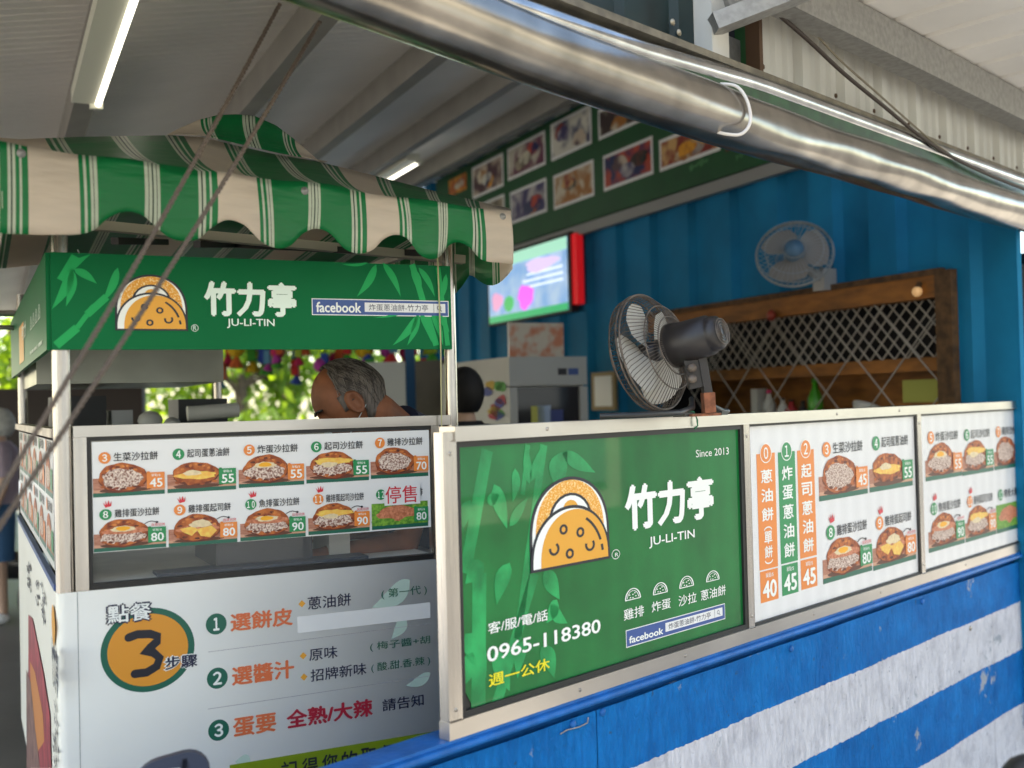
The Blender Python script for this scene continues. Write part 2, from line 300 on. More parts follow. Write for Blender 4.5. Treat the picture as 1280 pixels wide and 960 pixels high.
# ================================================================ CEILING
ceilm=M('ceiling_sheet',(.86,.82,.77),.5,noise=.12,scale=1.2); beamm=M('beam_paint',(.30,.28,.25),.6,noise=.15,scale=5)
def cmax(e):
    # where the roof sheet meets the counter line
    q=_l*e-KON.O; q.z=0; num=-(q.dot(KON.n)); return min(CW+.05,num/_t.dot(KON.n)-.02) if _t.dot(KON.n)>0 else CW
mb=MB(); vs=[]; e=-1.5; j=0; fs=[]
prof=[(0,0),(.052,0),(.058,.007),(.066,.007),(.072,0)]
while e<18.4:
    for de,dz in prof[1:]:
        ee=e+de; cm=cmax(ee); vs+=[ce(-4.6,ee,dz),ce(max(-4.5,cm),ee,dz)]
    e+=.072
n=len(vs)//2; fs=[[2*i,2*i+1,2*i+3,2*i+2] for i in range(n-1)]
mb.raw(vs,fs,ceilm); vs2=[v+V((0,0,.06)) for v in vs]; mb.raw(vs2,fs,ceilm)
roof=mb.build('ceiling',kind='structure')
for i,c in enumerate((-3.55,-2.75,-1.95,-1.15,-.40,.42,1.30,2.12,2.90,3.66)):
    e0=-1.5; 
    while cmax(e0)<c+.12 and e0<6: e0+=.05
    mb=MB(); wd=.10
    for q in (0,):
        vs=[ce(c+x,ee,z) for ee in (e0,18.4) for x,z in ((-wd/2,.0),(wd/2,.0),(wd/2,-.15),(-wd/2,-.15))]
        mb.raw(vs,[[0,1,2,3],[7,6,5,4],[0,4,5,1],[1,5,6,2],[2,6,7,3],[3,7,4,0]],beamm)
    mb.build('roof_beam',roof)
lampw=M('fixture_white',(.72,.72,.60),.4); tubem=M('tube_glow',(1,.98,.92),.3,emit=.7); tubem2=M('tube_glow_far',(1,.98,.92),.3,emit=1.2)
def lamp(c,e0,e1,lab,tm,dz=-.15):
    t=thing('tube_light',ce(c,(e0+e1)/2,dz-.1),lab,'ceiling light')
    a,b=ce(c,e0,dz-.05),ce(c,e1,dz-.05); m=MB(); m.bar(a,b,.11,.06,lampw); m.build('housing',t)
    m=MB(); m.tube([a+_t*.055+V((0,0,-.03)),b+_t*.055+V((0,0,-.03))],.014,tm,8); m.build('tube',t)
    for p in (a,b):
        m=MB(); m.bar(p+_t*.02+V((0,0,-.035)),p+_t*.075+V((0,0,-.035)),.03,.03,lampw,up=_l); m.build('lamp_holder',t)
lamp(.395,3.4,5.08,'white tube light fixed under the roof beam at the upper left of the stall',tubem)
lamp(3.05,8.0,9.2,'glowing tube light far back under the roof above the striped awning',tubem2,-.10)
# ================================================================ BLUE CORRUGATED CONTAINER WALL
bluem=M('container_blue',(.001,.205,.410),.6,spec=.15,noise=.25,scale=2.5,bump=.05,bscale=30)
cont=thing('container_wall',BLUE.pt(4,0,0),'bright blue corrugated container wall behind the counter','wall')
def corr(mb,P,s0,s1,z0,z1,o,dep,pitch,mat,ph=0,zb=None):
    pr=[(0,0),(.36,0),(.44,1),(.86,1),(.94,0),(1,0)]; pts=[]; k=math.floor((s0-ph)/pitch)
    while ph+k*pitch<s1:
        for f,d in pr[:-1]: pts.append((ph+(k+f)*pitch,d*dep))
        k+=1
    pts=[p for p in pts if s0<p[0]<s1]; pts=[(s0,pts[0][1] if pts else 0)]+pts+[(s1,pts[-1][1] if pts else 0)]
    vs=[]
    for x,d in pts: vs+=[P.pt(x,zb(x) if zb else z0,o+d),P.pt(x,z1,o+d)]
    mb.raw(vs,[[2*i,2*i+2,2*i+3,2*i+1] for i in range(len(pts)-1)],mat)
W0,W1,WZ=.30,3.0,2.13
for k,(a,b,z0,z1) in enumerate(((-.0,.14,0,2.5),(.14,.30,0,3.9),(.30,3.0,2.13,3.9),(3.0,7.6,0,3.9),(.30,3.0,0,1.10))):
    m=MB(); corr(m,BLUE,a,b,z0,z1,-.04,.045,.46,bluem,.02); m.box(BLUE,a,b,z0,z1,-.075,-.045,bluem); m.build('corrugated_panel',cont)
# window opening in it
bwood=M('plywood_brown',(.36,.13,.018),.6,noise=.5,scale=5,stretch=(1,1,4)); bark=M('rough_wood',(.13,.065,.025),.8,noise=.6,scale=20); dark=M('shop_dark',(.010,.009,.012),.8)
win=thing('kitchen_window',BLUE.pt(1.6,1.1,-.1),'wide kitchen window with wooden boards and diamond lattice in the blue wall','window')
m=MB(); m.box(BLUE,.37,3.0,2.02,2.13,-.05,.03,bwood); m.build('top_board',win)
m=MB(); m.box(BLUE,.30,.40,1.10,2.145,-.06,.05,bark); m.build('side_post',win)
m=MB(); m.box(BLUE,.37,3.0,2.13,2.16,-.05,.045,bark); m.build('trim',win)
m=MB(); m.box(BLUE,.40,3.0,1.10,1.715,-.46,-.42,bwood); m.build('rear_board',win)
m=MB(); m.box(BLUE,.30,3.05,1.0,2.25,-.56,-.52,dark); m.box(BLUE,.30,3.05,2.14,2.18,-.52,-.08,dark); m.box(BLUE,.28,.30,1.0,2.18,-.52,-.08,dark); m.box(BLUE,3.05,3.07,1.0,2.18,-.52,-.08,dark); m.build('daylight_blocker',win); m=MB(); m.box(BLUE,.40,3.0,1.715,2.02,-.51,-.50,dark); m.build('opening_shade',win)  # added black box blocks daylight; near-black sheet stands in for the unlit interior
m=MB(); m.box(BLUE,.40,3.0,1.66,1.73,-.10,-.04,bwood); m.build('middle_board',win)
m=MB(); m.box(BLUE,.40,3.0,1.36,1.39,-.40,-.05,bark); m.build('shelf',win)
wire=M('lattice_metal',(.42,.38,.33),.55)
def lattice(z0,z1,pitch,o,r,s0=.40,s1=2.9):
    for sg in (1,-1):
        k=-40
        while k<60:
            # line s = k*pitch + sg*(z-z0)
            x0=s0+k*pitch; pts=[]
            lo,hi=0.0,z1-z0
            if sg>0: lo=max(lo,s0-x0); hi=min(hi,s1-x0)
            else: lo=max(lo,x0-s1); hi=min(hi,x0-s0)
            if hi-lo>.02:
                m=MB(); m.tube([BLUE.pt(x0+sg*lo,z0+lo,o+.004*sg),BLUE.pt(x0+sg*hi,z0+hi,o+.004*sg)],r,wire,4); m.build('lattice_bar',win)
            k+=1
lattice(1.73,2.02,.088,-.03,.0048); lattice(1.15,2.13,.42,.0,.004)
# goods on the window shelf
def bottle(P,s,z,o,h,r,mat,capm,lab,cat='bottle'):
    t=thing('bottle',P.pt(s,z,o),lab,cat); m=MB(); m.lathe(P.pt(s,z,o),(0,0,1),[(0,0),(r,0),(r,h*.55),(r*.4,h*.78),(r*.34,h*.9),(0,h*.9)],mat,12); m.build('body',t)
    m=MB(); m.lathe(P.pt(s,z+h*.9,o),(0,0,1),[(0,0),(r*.42,0),(r*.42,h*.1),(0,h*.1)],capm,10); m.build('cap',t)
pg=M('plastic_green',(.05,.30,.02),.3); pw=M('plastic_white',(.55,.55,.52),.4); pr_=M('plastic_red',(.35,.02,.02),.4); pk=M('plastic_pink',(.65,.04,.18),.4); dk=M('plastic_dark',(.03,.025,.02),.4)
bottle(BLUE,1.50,1.39,-.15,.26,.045,pg,pg,'green plastic bottle on the kitchen window shelf')
bottle(BLUE,1.92,1.39,-.15,.20,.04,pw,pk,'white bottle with a pink cap on the kitchen window shelf')
bottle(BLUE,1.78,1.39,-.14,.15,.035,pw,dk,'small white bottle with a dark cap on the kitchen window shelf')
bottle(BLUE,1.70,1.39,-.14,.14,.04,pr_,dk,'short dark red bottle on the kitchen window shelf')
bottle(BLUE,1.60,1.39,-.14,.13,.03,dk,dk,'black sauce bottle beside the green bottle')
m=MB(); m.lathe(BLUE.pt(1.12,1.39,-.16),V((.4,.1,1)),[(0,0),(.05,0),(.09,.08),(.095,.10),(.085,.10),(.045,.01),(0,.01)],pw,16); m.build('bowl',label='white bowl leaning on the kitchen window shelf',cat='bowl')
m=MB(); m.box(BLUE,2.0,2.06,1.39,1.60,-.20,-.12,pw); m.build('carton',label='pale carton standing left of the pink capped bottle',cat='carton')
m=MB(); m.box(BLUE,.50,.86,1.50,1.62,-.20,-.19,M('paper_yellow',(.42,.44,.10),.7)); m.box(BLUE,.50,.86,1.485,1.50,-.24,-.12,bwood); m.build('yellow_notice',label='yellow green paper notice on the right of the kitchen window',cat='notice')
m=MB(); m.box(BLUE,.48,.88,1.39,1.485,-.28,-.1,dark); m.build('dark_crate',label='dark crate under the yellow notice in the kitchen window',cat='crate')
t=thing('warm_lamp',BLUE.pt(.50,2.05,.03),'small warm glowing lamp at the upper right of the kitchen window','lamp')
m=MB(); m.ball(BLUE.pt(.50,2.055,.06),.026,M('bulb',(.7,.42,.2),.3,emit=.10)); m.build('bulb',t); m=MB(); m.bar(BLUE.pt(.50,2.10,.04),BLUE.pt(.50,2.07,.06),.02,.02,bark); m.build('socket',t)
m=MB(); m.ball(BLUE.pt(1.62,2.03,.06),.028,M('ornament',(.35,.05,.03),.3),12,(1,1,1.2)); m.build('red_ornament',label='small red ornament hanging from the window top board',cat='ornament')
# banner with photographs above the blue wall
ban=thing('photo_banner',BLUE.pt(4,2.95,.06),'long green banner with rows of food photographs above the blue wall','banner')
bang=M('banner_green',(.004,.085,.022),.5,noise=.2,scale=3); m=MB(); m.box(BLUE,-.3,6.85,2.94,3.86,.04,.065,bang); m.build('backing',ban)
m=MB(); m.box(BLUE,-.3,7.0,2.85,2.925,.03,.08,M('rail_grey',(.30,.30,.29),.5,.5)); m.build('rail',ban)
cols=[((.55,.45,.35),(.10,.05,.06)),((.50,.46,.38),(.16,.05,.09)),((.62,.60,.52),(.04,.05,.12)),((.55,.52,.40),(.05,.03,.03)),((.45,.42,.42),(.06,.05,.14)),((.62,.55,.42),(.38,.15,.03)),((.48,.06,.03),(.01,.02,.10)),((.66,.40,.16),(.25,.03,.02)),((.10,.03,.02),(.02,.02,.02)),((.75,.34,.03),(.45,.12,.02)),((.35,.30,.22),(.10,.08,.05))]
pm=[M('photo_print',a,.4,col2=b,scale=5+i*.4,detail=2,lo=.42,hi=.58) for i,(a,b) in enumerate(cols)]
z7=lambda x,y:(540+x/3.048,120+y/3.048)
for i,(a,b) in enumerate(((z7(155,395),z7(270,215)),(z7(290,325),z7(430,130)),(z7(455,250),z7(605,30)),(z7(635,170),z7(820,-40)),(z7(300,490),z7(435,310)),(z7(465,435),z7(615,240)),(z7(655,365),z7(840,150)),(z7(868,290),z7(1095,75)),(z7(1118,215),z7(1400,-40)),(z7(65,385),z7(130,290)),(z7(180,470),z7(275,372)))):
    m=MB(); p,q=prect(m,BLUE,a,b,.068,white_p if i not in(9,8) else pm[i]); u=.025; m.rect(BLUE.frame(),p[0]-u,p[1]+u,q[0]+u,q[1]-u,.070,pm[i])
    R=random.Random(i)
    for k in range(3):
        cx=q[0]+(p[0]-q[0])*R.uniform(.25,.75); cz=p[1]+(q[1]-p[1])*R.uniform(.25,.7); m.pg(BLUE.frame(),lump(cx,cz,abs(p[0]-q[0])*.16,abs(q[1]-p[1])*.2,16,.1,i*5+k),.072+k*.001,pm[(i+k*4+5)%11])
    m.build('photo_print',ban)
for a,b in ((z7(905,290),z7(1080,262)),(z7(1125,235),z7(1200,205))):
    m=MB(); A1=BLUE.sz(a[0],a[1]+7,.07); B1=BLUE.sz(b[0],b[1]+2,.07); scribble(m,BLUE.frame(),min(A1[0],B1[0]),A1[1],max(A1[0],B1[0]),A1[1]+.06,.07,M('caption_green',(.06,.22,.08),.5),3,1); m.build('caption',ban)
# television and red sign on the far wall
t=thing('television',BLUE.pt(4.9,2.0,.1),'wall mounted television with a bright blue picture beside a red strip','television')
TV=BLUE; a=TV.sz(612,405,.12); b=TV.sz(708,295,.12); m=MB(); m.box(TV,b[0]-.04,a[0]+.04,a[1]-.02,b[1]+.03,.05,.115,gasket); m.build('casing',t)
m=MB(); fr=sub(TV.frame(),a[0],a[1],b[0],b[1]); scr=lambda n,c,e=.55:M(n,c,.3,emit=e*.5)
m.rect(fr,0,0,1,1,.118,M('screen_blue',(.20,.42,.80),.3,emit=.20,col2=(.42,.60,.88),scale=5)); m.rect(fr,0,.0,1,.10,.120,scr('screen_green',(.02,.45,.18),.4)); m.rect(fr,.0,.83,1,1,.120,scr('screen_pale',(.35,.72,.60),.45))
m.pg(fr,lump(.50,.30,.10,.18,16,.1,1),.122,scr('screen_magenta',(.70,.12,.80),.6)); m.pg(fr,lump(.28,.25,.07,.12,14,.1,2),.122,scr('screen_leaf',(.06,.45,.15),.5)); m.pg(fr,lump(.12,.32,.08,.14,14,.1,3),.122,scr('screen_rose',(.7,.35,.6),.5)); m.pg(fr,lump(.70,.72,.2,.10,14,.1,4),.122,scr('screen_lilac',(.65,.55,.88),.5))
for i in range(3): m.rect(fr,.42+.05*i,.42+.09*i,.95,.45+.09*i,.121,scr('screen_white',(.75,.85,.98),.5))
m.build('screen',t)
m=MB(); a=BLUE.sz(709,382,.1); b=BLUE.sz(720,291,.1); m.box(BLUE,b[0],a[0],a[1],b[1],.04,.1,M('sign_red',(.75,.012,.02),.4,emit=.10)); m.build('red_sign',label='narrow upright red sign at the right edge of the television',cat='sign')
# fridge
FR=Plane(at(636,500,6.3),64.2); fm=M('fridge_white',(.44,.45,.43),.35,noise=.06,scale=2); fgl=M('fridge_glass',(.03,.03,.035),.08)
t=thing('display_fridge',FR.pt(.2,.104,-.3),'white upright display fridge with a dark glass door','fridge')
a=FR.sz(636,446)[0]; b=FR.sz(733,443)[0]; zt=FR.sz(636,446)[1]; wf=b-a
m=MB(); m.box(FR,a,b,.16,zt,-1.05,-.05,fm); m.build('body',t)
m=MB(); m.box(FR,a,b,zt-.17,zt,-.048,0,fm); m.build('top_panel',t); m=MB(); m.box(FR,a,a+.05,.2,zt-.18,-.048,0,fm); m.box(FR,b-.05,b,.2,zt-.18,-.048,0,fm); m.build('door_frame',t)
m=MB(); m.box(FR,a+.05,b-.05,.2,zt-.18,-.046,-.02,fgl); m.build('door_glass',t)
m=MB(); m.rect(FR.frame(),b-.2,zt-.11,b-.14,zt-.07,.003,ink); m.rect(FR.frame(),b-.13,zt-.11,b-.06,zt-.07,.003,fbblue); m.build('control_panel',t)
R=random.Random(3)
for i in range(9):
    c=[(.5,.5,.1),(.35,.45,.6),(.03,.05,.2),(.3,.06,.03),(.3,.18,.05)][i%5]; m=MB(); x=a+.07+R.random()*(wf-.2); z=zt-.2-(i//3+1)*.22+.02; m.rect(FR.frame(),x,z,x+.09,z+.08+R.random()*.05,-.018,M('goods',c,.5)); m.build('goods',t)
FS=Plane(FR.pt(a,0,-.02),-25.8); mag=[M('magnet',c,.5) for c in ((.35,.02,.04),(.05,.28,.04),(.03,.05,.25),(.45,.3,.03))]
for i in range(11):
    m=MB(); p=FS.sz(603+R.random()*24,480+R.random()*42,.02); m.pg(FS.frame(),lump(p[0],p[1],.07,.03,10,.15,i),.004,mag[i%4]); m.build('magnet',t)
m=MB(); FP=Plane(FR.pt(0,0,-.1),64.2); 
p,q=prect(m,FP,(637,447),(704,404),0,M('poster_print',(.62,.56,.46),.5,col2=(.60,.22,.12),scale=9,detail=2,lo=.35,hi=.5)); m.box(FP,p[0],q[0],p[1],q[1],-.02,-.002,white_p); m.build('poster',label='pale paper poster with red print standing on the fridge',cat='poster')
t=thing('notice_frame',BLUE.pt(4,1.5,.03),'small wooden framed notice on the blue wall right of the fridge','notice')
p=BLUE.sz(740,513,.03); q=BLUE.sz(768,464,.03); m=MB(); m.box(BLUE,q[0],p[0],p[1],q[1],.01,.03,M('frame_wood',(.36,.24,.09),.5)); m.build('frame',t); m=MB(); m.rect(BLUE.frame(),q[0]+.04,p[1]+.03,p[0]-.05,q[1]-.03,.033,white_p); m.build('paper',t)
# wall fan
def wire_fan(c,ax,R_,t,mats,nw=44,rear=.5,hub=.3,blade=3,r=.0013,depth=.3):
    ax=V(ax).normalized(); x=ax.orthogonal().normalized(); y=ax.cross(x); c=V(c)
    P_=lambda a,rr,h: c+ax*h+(x*math.cos(a)+y*math.sin(a))*rr
    D=R_*depth
    m=MB(); rings=[(R_,0),(R_*1.0,-.012),(R_*.72,-D*.75),(R_*.5,-D)]+[(R_*.97,D*.3),(R_*.75,D*.62),(R_*.3,D*.8)]
    for i,(rr,h) in enumerate(rings): m.tube([P_(2*math.pi*k/40,rr,h) for k in range(40)],r*(2.6 if i<2 else 1.6),mats[0],5,closed=True)
    m.build('guard_ring',t)
    m=MB()
    for k in range(nw):
        a=2*math.pi*k/nw
        m.tube([P_(a,R_,0),P_(a+.10,R_*.95,-D*.28),P_(a+.22,R_*.72,-D*.75),P_(a+.30,R_*hub,-D*1.02)],r,mats[0],3,cap=False)
    m.build('rear_guard',t); m=MB()
    for k in range(nw):
        a=2*math.pi*k/nw; m.tube([P_(a,R_,0),P_(a,R_*.97,D*.3),P_(a,R_*.75,D*.62),P_(a,R_*.15,D*.82)],r,mats[0],3,cap=False)
    m.build('front_guard',t)
    for b in range(blade):
        a0=2*math.pi*b/blade+.4; m=MB(); vs=[]; N=9
        for i in range(N+1):
            for j in range(5):
                f=j/4; rr=R_*(.13+.75*f); a=a0+(i/N-.5)*(1.95-.5*f*f)*(1.0 if f<.9 else .85); vs.append(P_(a,rr,(i/N-.5)*R_*.22-.0))
        m.raw(vs,[[i*5+j,i*5+j+1,(i+1)*5+j+1,(i+1)*5+j] for i in range(N) for j in range(4)],mats[1],True); m.build('blade',t)
    return P_
wfm=(M('fan_wire_white',(.30,.33,.34),.4),M('fan_blade_white',(.26,.24,.22),.5)); wfb=M('fan_shell_white',(.40,.40,.39),.4); wfh=M('fan_hub_blue',(.07,.16,.25),.4)
fc=BLUE.pt(1.12,2.32,.30); t=thing('wall_fan',BLUE.pt(1.3,2.2,0),'white wall fan with a blue hub mounted on the blue wall','fan')
fax=(V((0,0,1.2))+CAM-fc).normalized(); fax=(fax+V((-.15,-.3,.75))*.75-BLUE.d*.0).normalized()
P_=wire_fan(fc,fax,.205,t,wfm,40,depth=.32,r=.0016)
m=MB(); m.lathe(fc+fax*.02,fax,[(0,.055),(.045,.05),(.055,.02),(.055,-.02)],wfh,16); m.lathe(fc,fax,[(.03,-.03),(.06,-.04),(.065,-.12),(.03,-.16),(0,-.16)],wfb,16); m.build('motor',t)
m=MB(); m.box(BLUE,1.13,1.22,2.13,2.25,.0,.09,wfb); m.tube([fc-fax*.12,BLUE.pt(1.17,2.24,.16),BLUE.pt(1.17,2.20,.08)],.024,wfb,8); m.build('bracket',t)
# ================================================================ SERVING COUNTER
ct=thing('serving_counter',KON.pt(1.8,.1,0),'long stainless steel framed serving counter with sign panels along its front','counter')
E=3.70
m=MB(); m.box(KON,-.010,E,1.470,1.500,-.04,.012,steel_h); m.box(KON,-.012,E,1.4665,1.4700,-.02,.016,steel_h); m.build('top_rail',ct)
for a,b in ((-.044,-.003),(1.203,1.236),(2.468,2.503),(3.655,3.70)):
    m=MB(); m.box(KON,a,b,.845,1.4665 if a>0 else 1.488,-.03 if a>0 else -.022,.008,steel); m.build('post',ct)
m=MB(); m.box(KON,-.046,E,.806,.845,-.024,.010,steel_h); m.build('bottom_rail',ct)
m=MB(); m.box(KON,.0,E,.82,1.46,-.046,-.042,steel_d); m.build('rear_panel',ct)
for a,b in ((-.003,1.203),(1.236,2.468),(2.503,3.655)):
    m=MB(); g=.014 if a<0 else .008
    m.box(KON,a,a+g,.845,1.4665,-.03,.004,gasket); m.box(KON,b-g,b,.845,1.4665,-.03,.004,gasket); m.box(KON,a+g,b-g,.845,.845+g,-.03,.004,gasket); m.box(KON,a+g,b-g,1.4665-g,1.4665,-.03,.004,gasket); m.build('gasket',ct)
    m=MB(); m.box(KON,a+g,b-g,.845+g,1.4665-g,-.04,-.006,gasket); m.build('backing',ct)
# screws on the frame
for s_,z_ in ((-.024,1.44),(-.024,.87),(1.2195,1.43),(1.2195,.88),(2.4855,1.43),(2.4855,.88),(.40,.826),(.86,.826),(1.6,.826),(2.1,.826),(2.9,.826),(.3,1.484),(.95,1.484),(1.8,1.484),(2.3,1.484)):
    m=MB(); oo=.008 if s_ in(-.024,1.2195,2.4855) else (.010 if z_<1 else .012); m.lathe(KON.pt(s_,z_,oo),KON.n,[(.0052,0),(.0045,.0018),(0,.0022)],steel_d,8); m.build('screw',ct)
dirtm=M('grime',(.10,.075,.05),.8)
for a_,b_ in (((-.044,.845),(-.003,.845)),((1.203,.8445),(1.236,.8445)),((2.468,.8445),(2.503,.8445)),((-.012,1.468),(-.003,1.4665))):
    m=MB(); m.stroke(KON.frame(),[a_,b_],.0022,.0112,dirtm); m.build('joint_line',ct)
# ---- green shop sign
B0=-.004; A_=(.0112,.859,1.189,1.4525)
sg=thing('shop_sign',KON.pt(.6,.86,0),'large green shop sign panel with a filled pancake logo and 竹力亭','sign')
F=KON.frame(); m=MB(); m.pg(F,[(A_[0]+.03,A_[1]),(A_[2],A_[1]),(A_[2],A_[3]),(A_[0],A_[3]),(A_[0],A_[1]+.05)],B0,g_film); m.build('film',sg)
m=MB(); R=random.Random(11)
px=lambda x,y:KON.sz(540+x/3.0476,520+y/3.0476,0)
for a,b,w in (((330,850),(430,110),.035),((250,1100),(395,600),.045),((130,600),(215,130),.05),((180,1200),(185,600),.06),((350,300),(370,110),.02)):
    leafpts=[px(*a),px(*b)]; m.stroke(F,leafpts,w*.75,B0+.0004,g_leaf_f)
for a,b,w in (((380,250),(425,110),.03),((375,260),(360,100),.03),((470,260),(520,130),.07),((500,140),(625,215),.04),((240,260),(290,430),.045),((300,420),(370,310),.03),((150,320),(100,470),.04),((215,330),(260,300),.03),((430,590),(490,700),.05),((480,700),(440,790),.04),((455,720),(520,790),.035),((200,560),(130,640),.05),((300,560),(250,720),.05),((130,830),(210,1000),.06),((160,900),(100,1050),.05),((360,850),(330,1000),.04),((420,880),(470,1000),.05),((320,200),(310,330),.03),((240,900),(300,1050),.05)):
    leaf(m,F,px(*a),px(*b),w,B0+.0008,g_leaf_f,R.uniform(-.1,.1))
m.build('bamboo_print',sg); m=MB()
a=KON.sz(664,717); b=KON.sz(760.5,591); logo(m,sub(F,a[0],a[1],b[0],b[1]),B0+.0014); m.build('logo',sg)
def word(P,parent,s,bl,tr,o,mat,bold=0,it=0,extra=None):
    q_=MB(); ptext(q_,P,s,bl,tr,o,mat,bold,it)
    if extra: extra(q_)
    return q_.build('lettering',parent)
T=lambda s,bl,tr,mat=inkw,bold=0,o=B0+.0016:word(KON,sg,s,bl,tr,o,mat,bold)
T('竹力亭',(783.5,663),(890,595.5),bold=.045); T('JU-LI-TIN',(811.7,685.7),(868,661.5),bold=.012); T('Since 2013',(870,571.8),(910.8,559)); a=KON.sz(770.7,693); word(KON,sg,'R',(769,696),(773,690.5),B0+.0016,inkw,0,0,lambda q_:q_.arc(F,a[0],a[1],.0165,.012,0,360,.0016,B0+.0016,inkw,18))
for s,bl,tr in (('雞排',(780,776),(804.8,756)),('炸蛋',(815,766),(838,747)),('沙拉',(848.4,758.5),(870.4,739.5)),('蔥油餅',(876.3,751.3),(906.8,730.5))): T(s,bl,tr,bold=.008)
T('客/服/電/話',(610.5,793),(684.4,761.5),bold=.012); T('0965-118380',(609.6,828),(750,773.5),bold=.018); T('週一公休',(611.5,859),(686.7,822),y_ink,.016)
for bl,tr in (((782,752.3),(801.8,732.5)),((817,744.8),(835.3,725.5)),((850,736.6),(868,717.5)),((883.5,728.4),(900,711))):
    m=MB(); a=KON.sz(*bl); b=KON.sz(*tr); mini(m,sub(F,a[0],a[1],b[0],b[1]),B0+.0016); m.build('pancake_icon',sg)
def fbook(P,bl,tr,wbl,wtr,tbl,ttr,cbl,ctr,parent,o):
    m=MB(); prect(m,P,bl,tr,o,inkw); a=P.sz(*bl,o); b=P.sz(*tr,o); e=.0022; m.rect(P.frame(),a[0]+e,a[1]+e,b[0]-e,b[1]-e,o+.0004,fbblue); a,b=prect(m,P,wbl,wtr,o+.0008,white_p)
    ptext(m,P,'facebook',tbl,ttr,o+.001,inkw,.025); L=b[0]-a[0]; h=b[1]-a[1]; m.text(P.frame(),'炸蛋蔥油餅-竹力亭',a[0]+L*.05,a[1]+h*.14,a[0]+L*.78,b[1]-h*.14,o+.0012,navy,0)
    m.rect(P.frame(),a[0]+L*.85,a[1],a[0]+L*.855,b[1],o+.0012,navy); m.arc(P.frame(),a[0]+L*.92,a[1]+h*.55,h*.22,h*.22,0,360,h*.07,o+.0012,navy,12); m.stroke(P.frame(),[(a[0]+L*.93,a[1]+h*.38),(a[0]+L*.955,a[1]+h*.15)],h*.08,o+.0012,navy); m.build('social_badge',parent)
fbook(KON,(782.8,810),(906,754),(832,790),(903,759),(786.8,804.5),(828.7,784),0,0,sg,B0+.0010)
# ---- white menu boards
def slab(P,a,b,z0,z1,o,mat,parent,name='film'):
    m=MB(); m.rect(P.frame(),a,z0,b,z1,o,mat); m.build(name,parent)
mA=thing('menu_board',KON.pt(1.85,.86,0),'white menu board beside the green sign with three upright price strips','menu board')
slab(KON,1.244,2.460,.853,1.4585,B0,white_f,mA)
z3=lambda x,y:(920+x/3.428,500+y/3.428)
for k,(num,body,price,org,xt,xb,yt,yb,pyt,pyb,cy) in enumerate(((0,'蔥油餅(單餅)','40',True,(88,168),(108,187),229,722,728,862,228),(1,'炸蛋蔥油餅','45',False,(180,253),(200,273),222,695,702,832,219),(2,'起司蔥油餅','45',True,(262,334),(282,354),214,672,680,806,209))):
    m=MB(); sL=KON.sz(*z3((xt[0]+xb[0])/2,(yt+yb)/2))[0]; sR=KON.sz(*z3((xt[1]+xb[1])/2,(yt+yb)/2))[0]; xm=(xt[0]+xt[1])/2; xn=(xb[0]+xb[1])/2
    zt=KON.sz(*z3(xm,yt))[1]; zb=KON.sz(*z3(xn,yb))[1]; p1=KON.sz(*z3(xn,pyt))[1]; p0=KON.sz(*z3(xn,pyb))[1]; bm=o_badge if org else g_badge
    o=B0+.0006; m.rect(F,sL,zb,sR,zt,o,bm); m.rect(F,sL+.002,p0,sR-.002,p1,o,bm); w_=sR-sL; c=(sL+sR)/2; zc=KON.sz(*z3(xm,cy))[1]
    m.disc(F,c,zc,w_*.30,.030,o+.0004,bm); m.arc(F,c,zc,w_*.30,.030,0,360,.003,o+.0007,inkw,24); m.text(F,str(num).translate(FW),c-w_*.11,zc-.018,c+w_*.11,zc+.018,o+.001,inkw,.02)
    n=len(body); H=zt-.035-zb-.012
    chars=list(body) if n==5 else list('蔥油餅')
    if n==5:
        st=H/5
        for i,ch in enumerate(chars): m.text(F,ch,c-w_*.30,zt-.038-st*(i+.86),c+w_*.30,zt-.038-st*(i+.14),o+.0008,inkw,.022)
    else:
        st=H*.19
        for i,ch in enumerate(chars): m.text(F,ch,c-w_*.30,zt-.042-st*(i+.84),c+w_*.30,zt-.042-st*(i+.16),o+.0008,inkw,.022)
        z=zt-.045-st*3.02
        for j,(ch,h,ww) in enumerate((('⌒',.010,.2),('單',.045,.20),('餅',.045,.20),('⌣',.010,.2))):
            if j in(0,3): m.arc(F,c,z-(.012 if j==0 else 0)-.004,w_*.2,.010,0 if j==0 else 180,180 if j==0 else 360,.004,o+.0008,inkw,8); z-=.016
            else: m.text(F,ch,c-w_*.21,z-h*.92,c+w_*.21,z-h*.08,o+.0008,inkw,.018); z-=h
    m.text(F,price,c-w_*.36,p0+.012,c+w_*.36,p0+(p1-p0)*.66,o+.001,inkw,.03); m.text(F,'單點/$',c-w_*.2,p0+(p1-p0)*.76,c+w_*.22,p0+(p1-p0)*.92,o+.001,inkw)
    m.build('price_strip',mA,label=f'upright {"orange" if org else "green"} strip number {num}')
O1=B0+.0004
card(KON,mA,3,'生菜沙拉餅','45',1,(1024,627),(1082.5,549),0,'salad',O1)
card(KON,mA,4,'起司蛋蔥油餅','55',0,(1087,615.8),(1138.8,542.3),0,'cheese',O1)
card(KON,mA,8,'雞排蛋沙拉餅','80',0,(1029,730.4),(1088,647),1,'chick',O1)
card(KON,mA,9,'雞排蛋起司餅','80',1,(1091.5,713.8),(1143,637),1,'nine',O1)
mB=thing('menu_board',KON.pt(3.05,.86,0),'white menu board at the far right end of the counter','menu board')
slab(KON,2.511,3.647,.853,1.4585,B0,white_f,mB)
card(KON,mB,5,'炸蛋沙拉餅','55',1,(1157,602),(1200.6,536.7),0,'eggsalad',O1)
card(KON,mB,6,'起司沙拉餅','55',0,(1203,595),(1240,534.4),0,'cs',O1)
card(KON,mB,7,'雞排沙拉餅','70',1,(1243,588),(1276,531),0,'salad',O1)
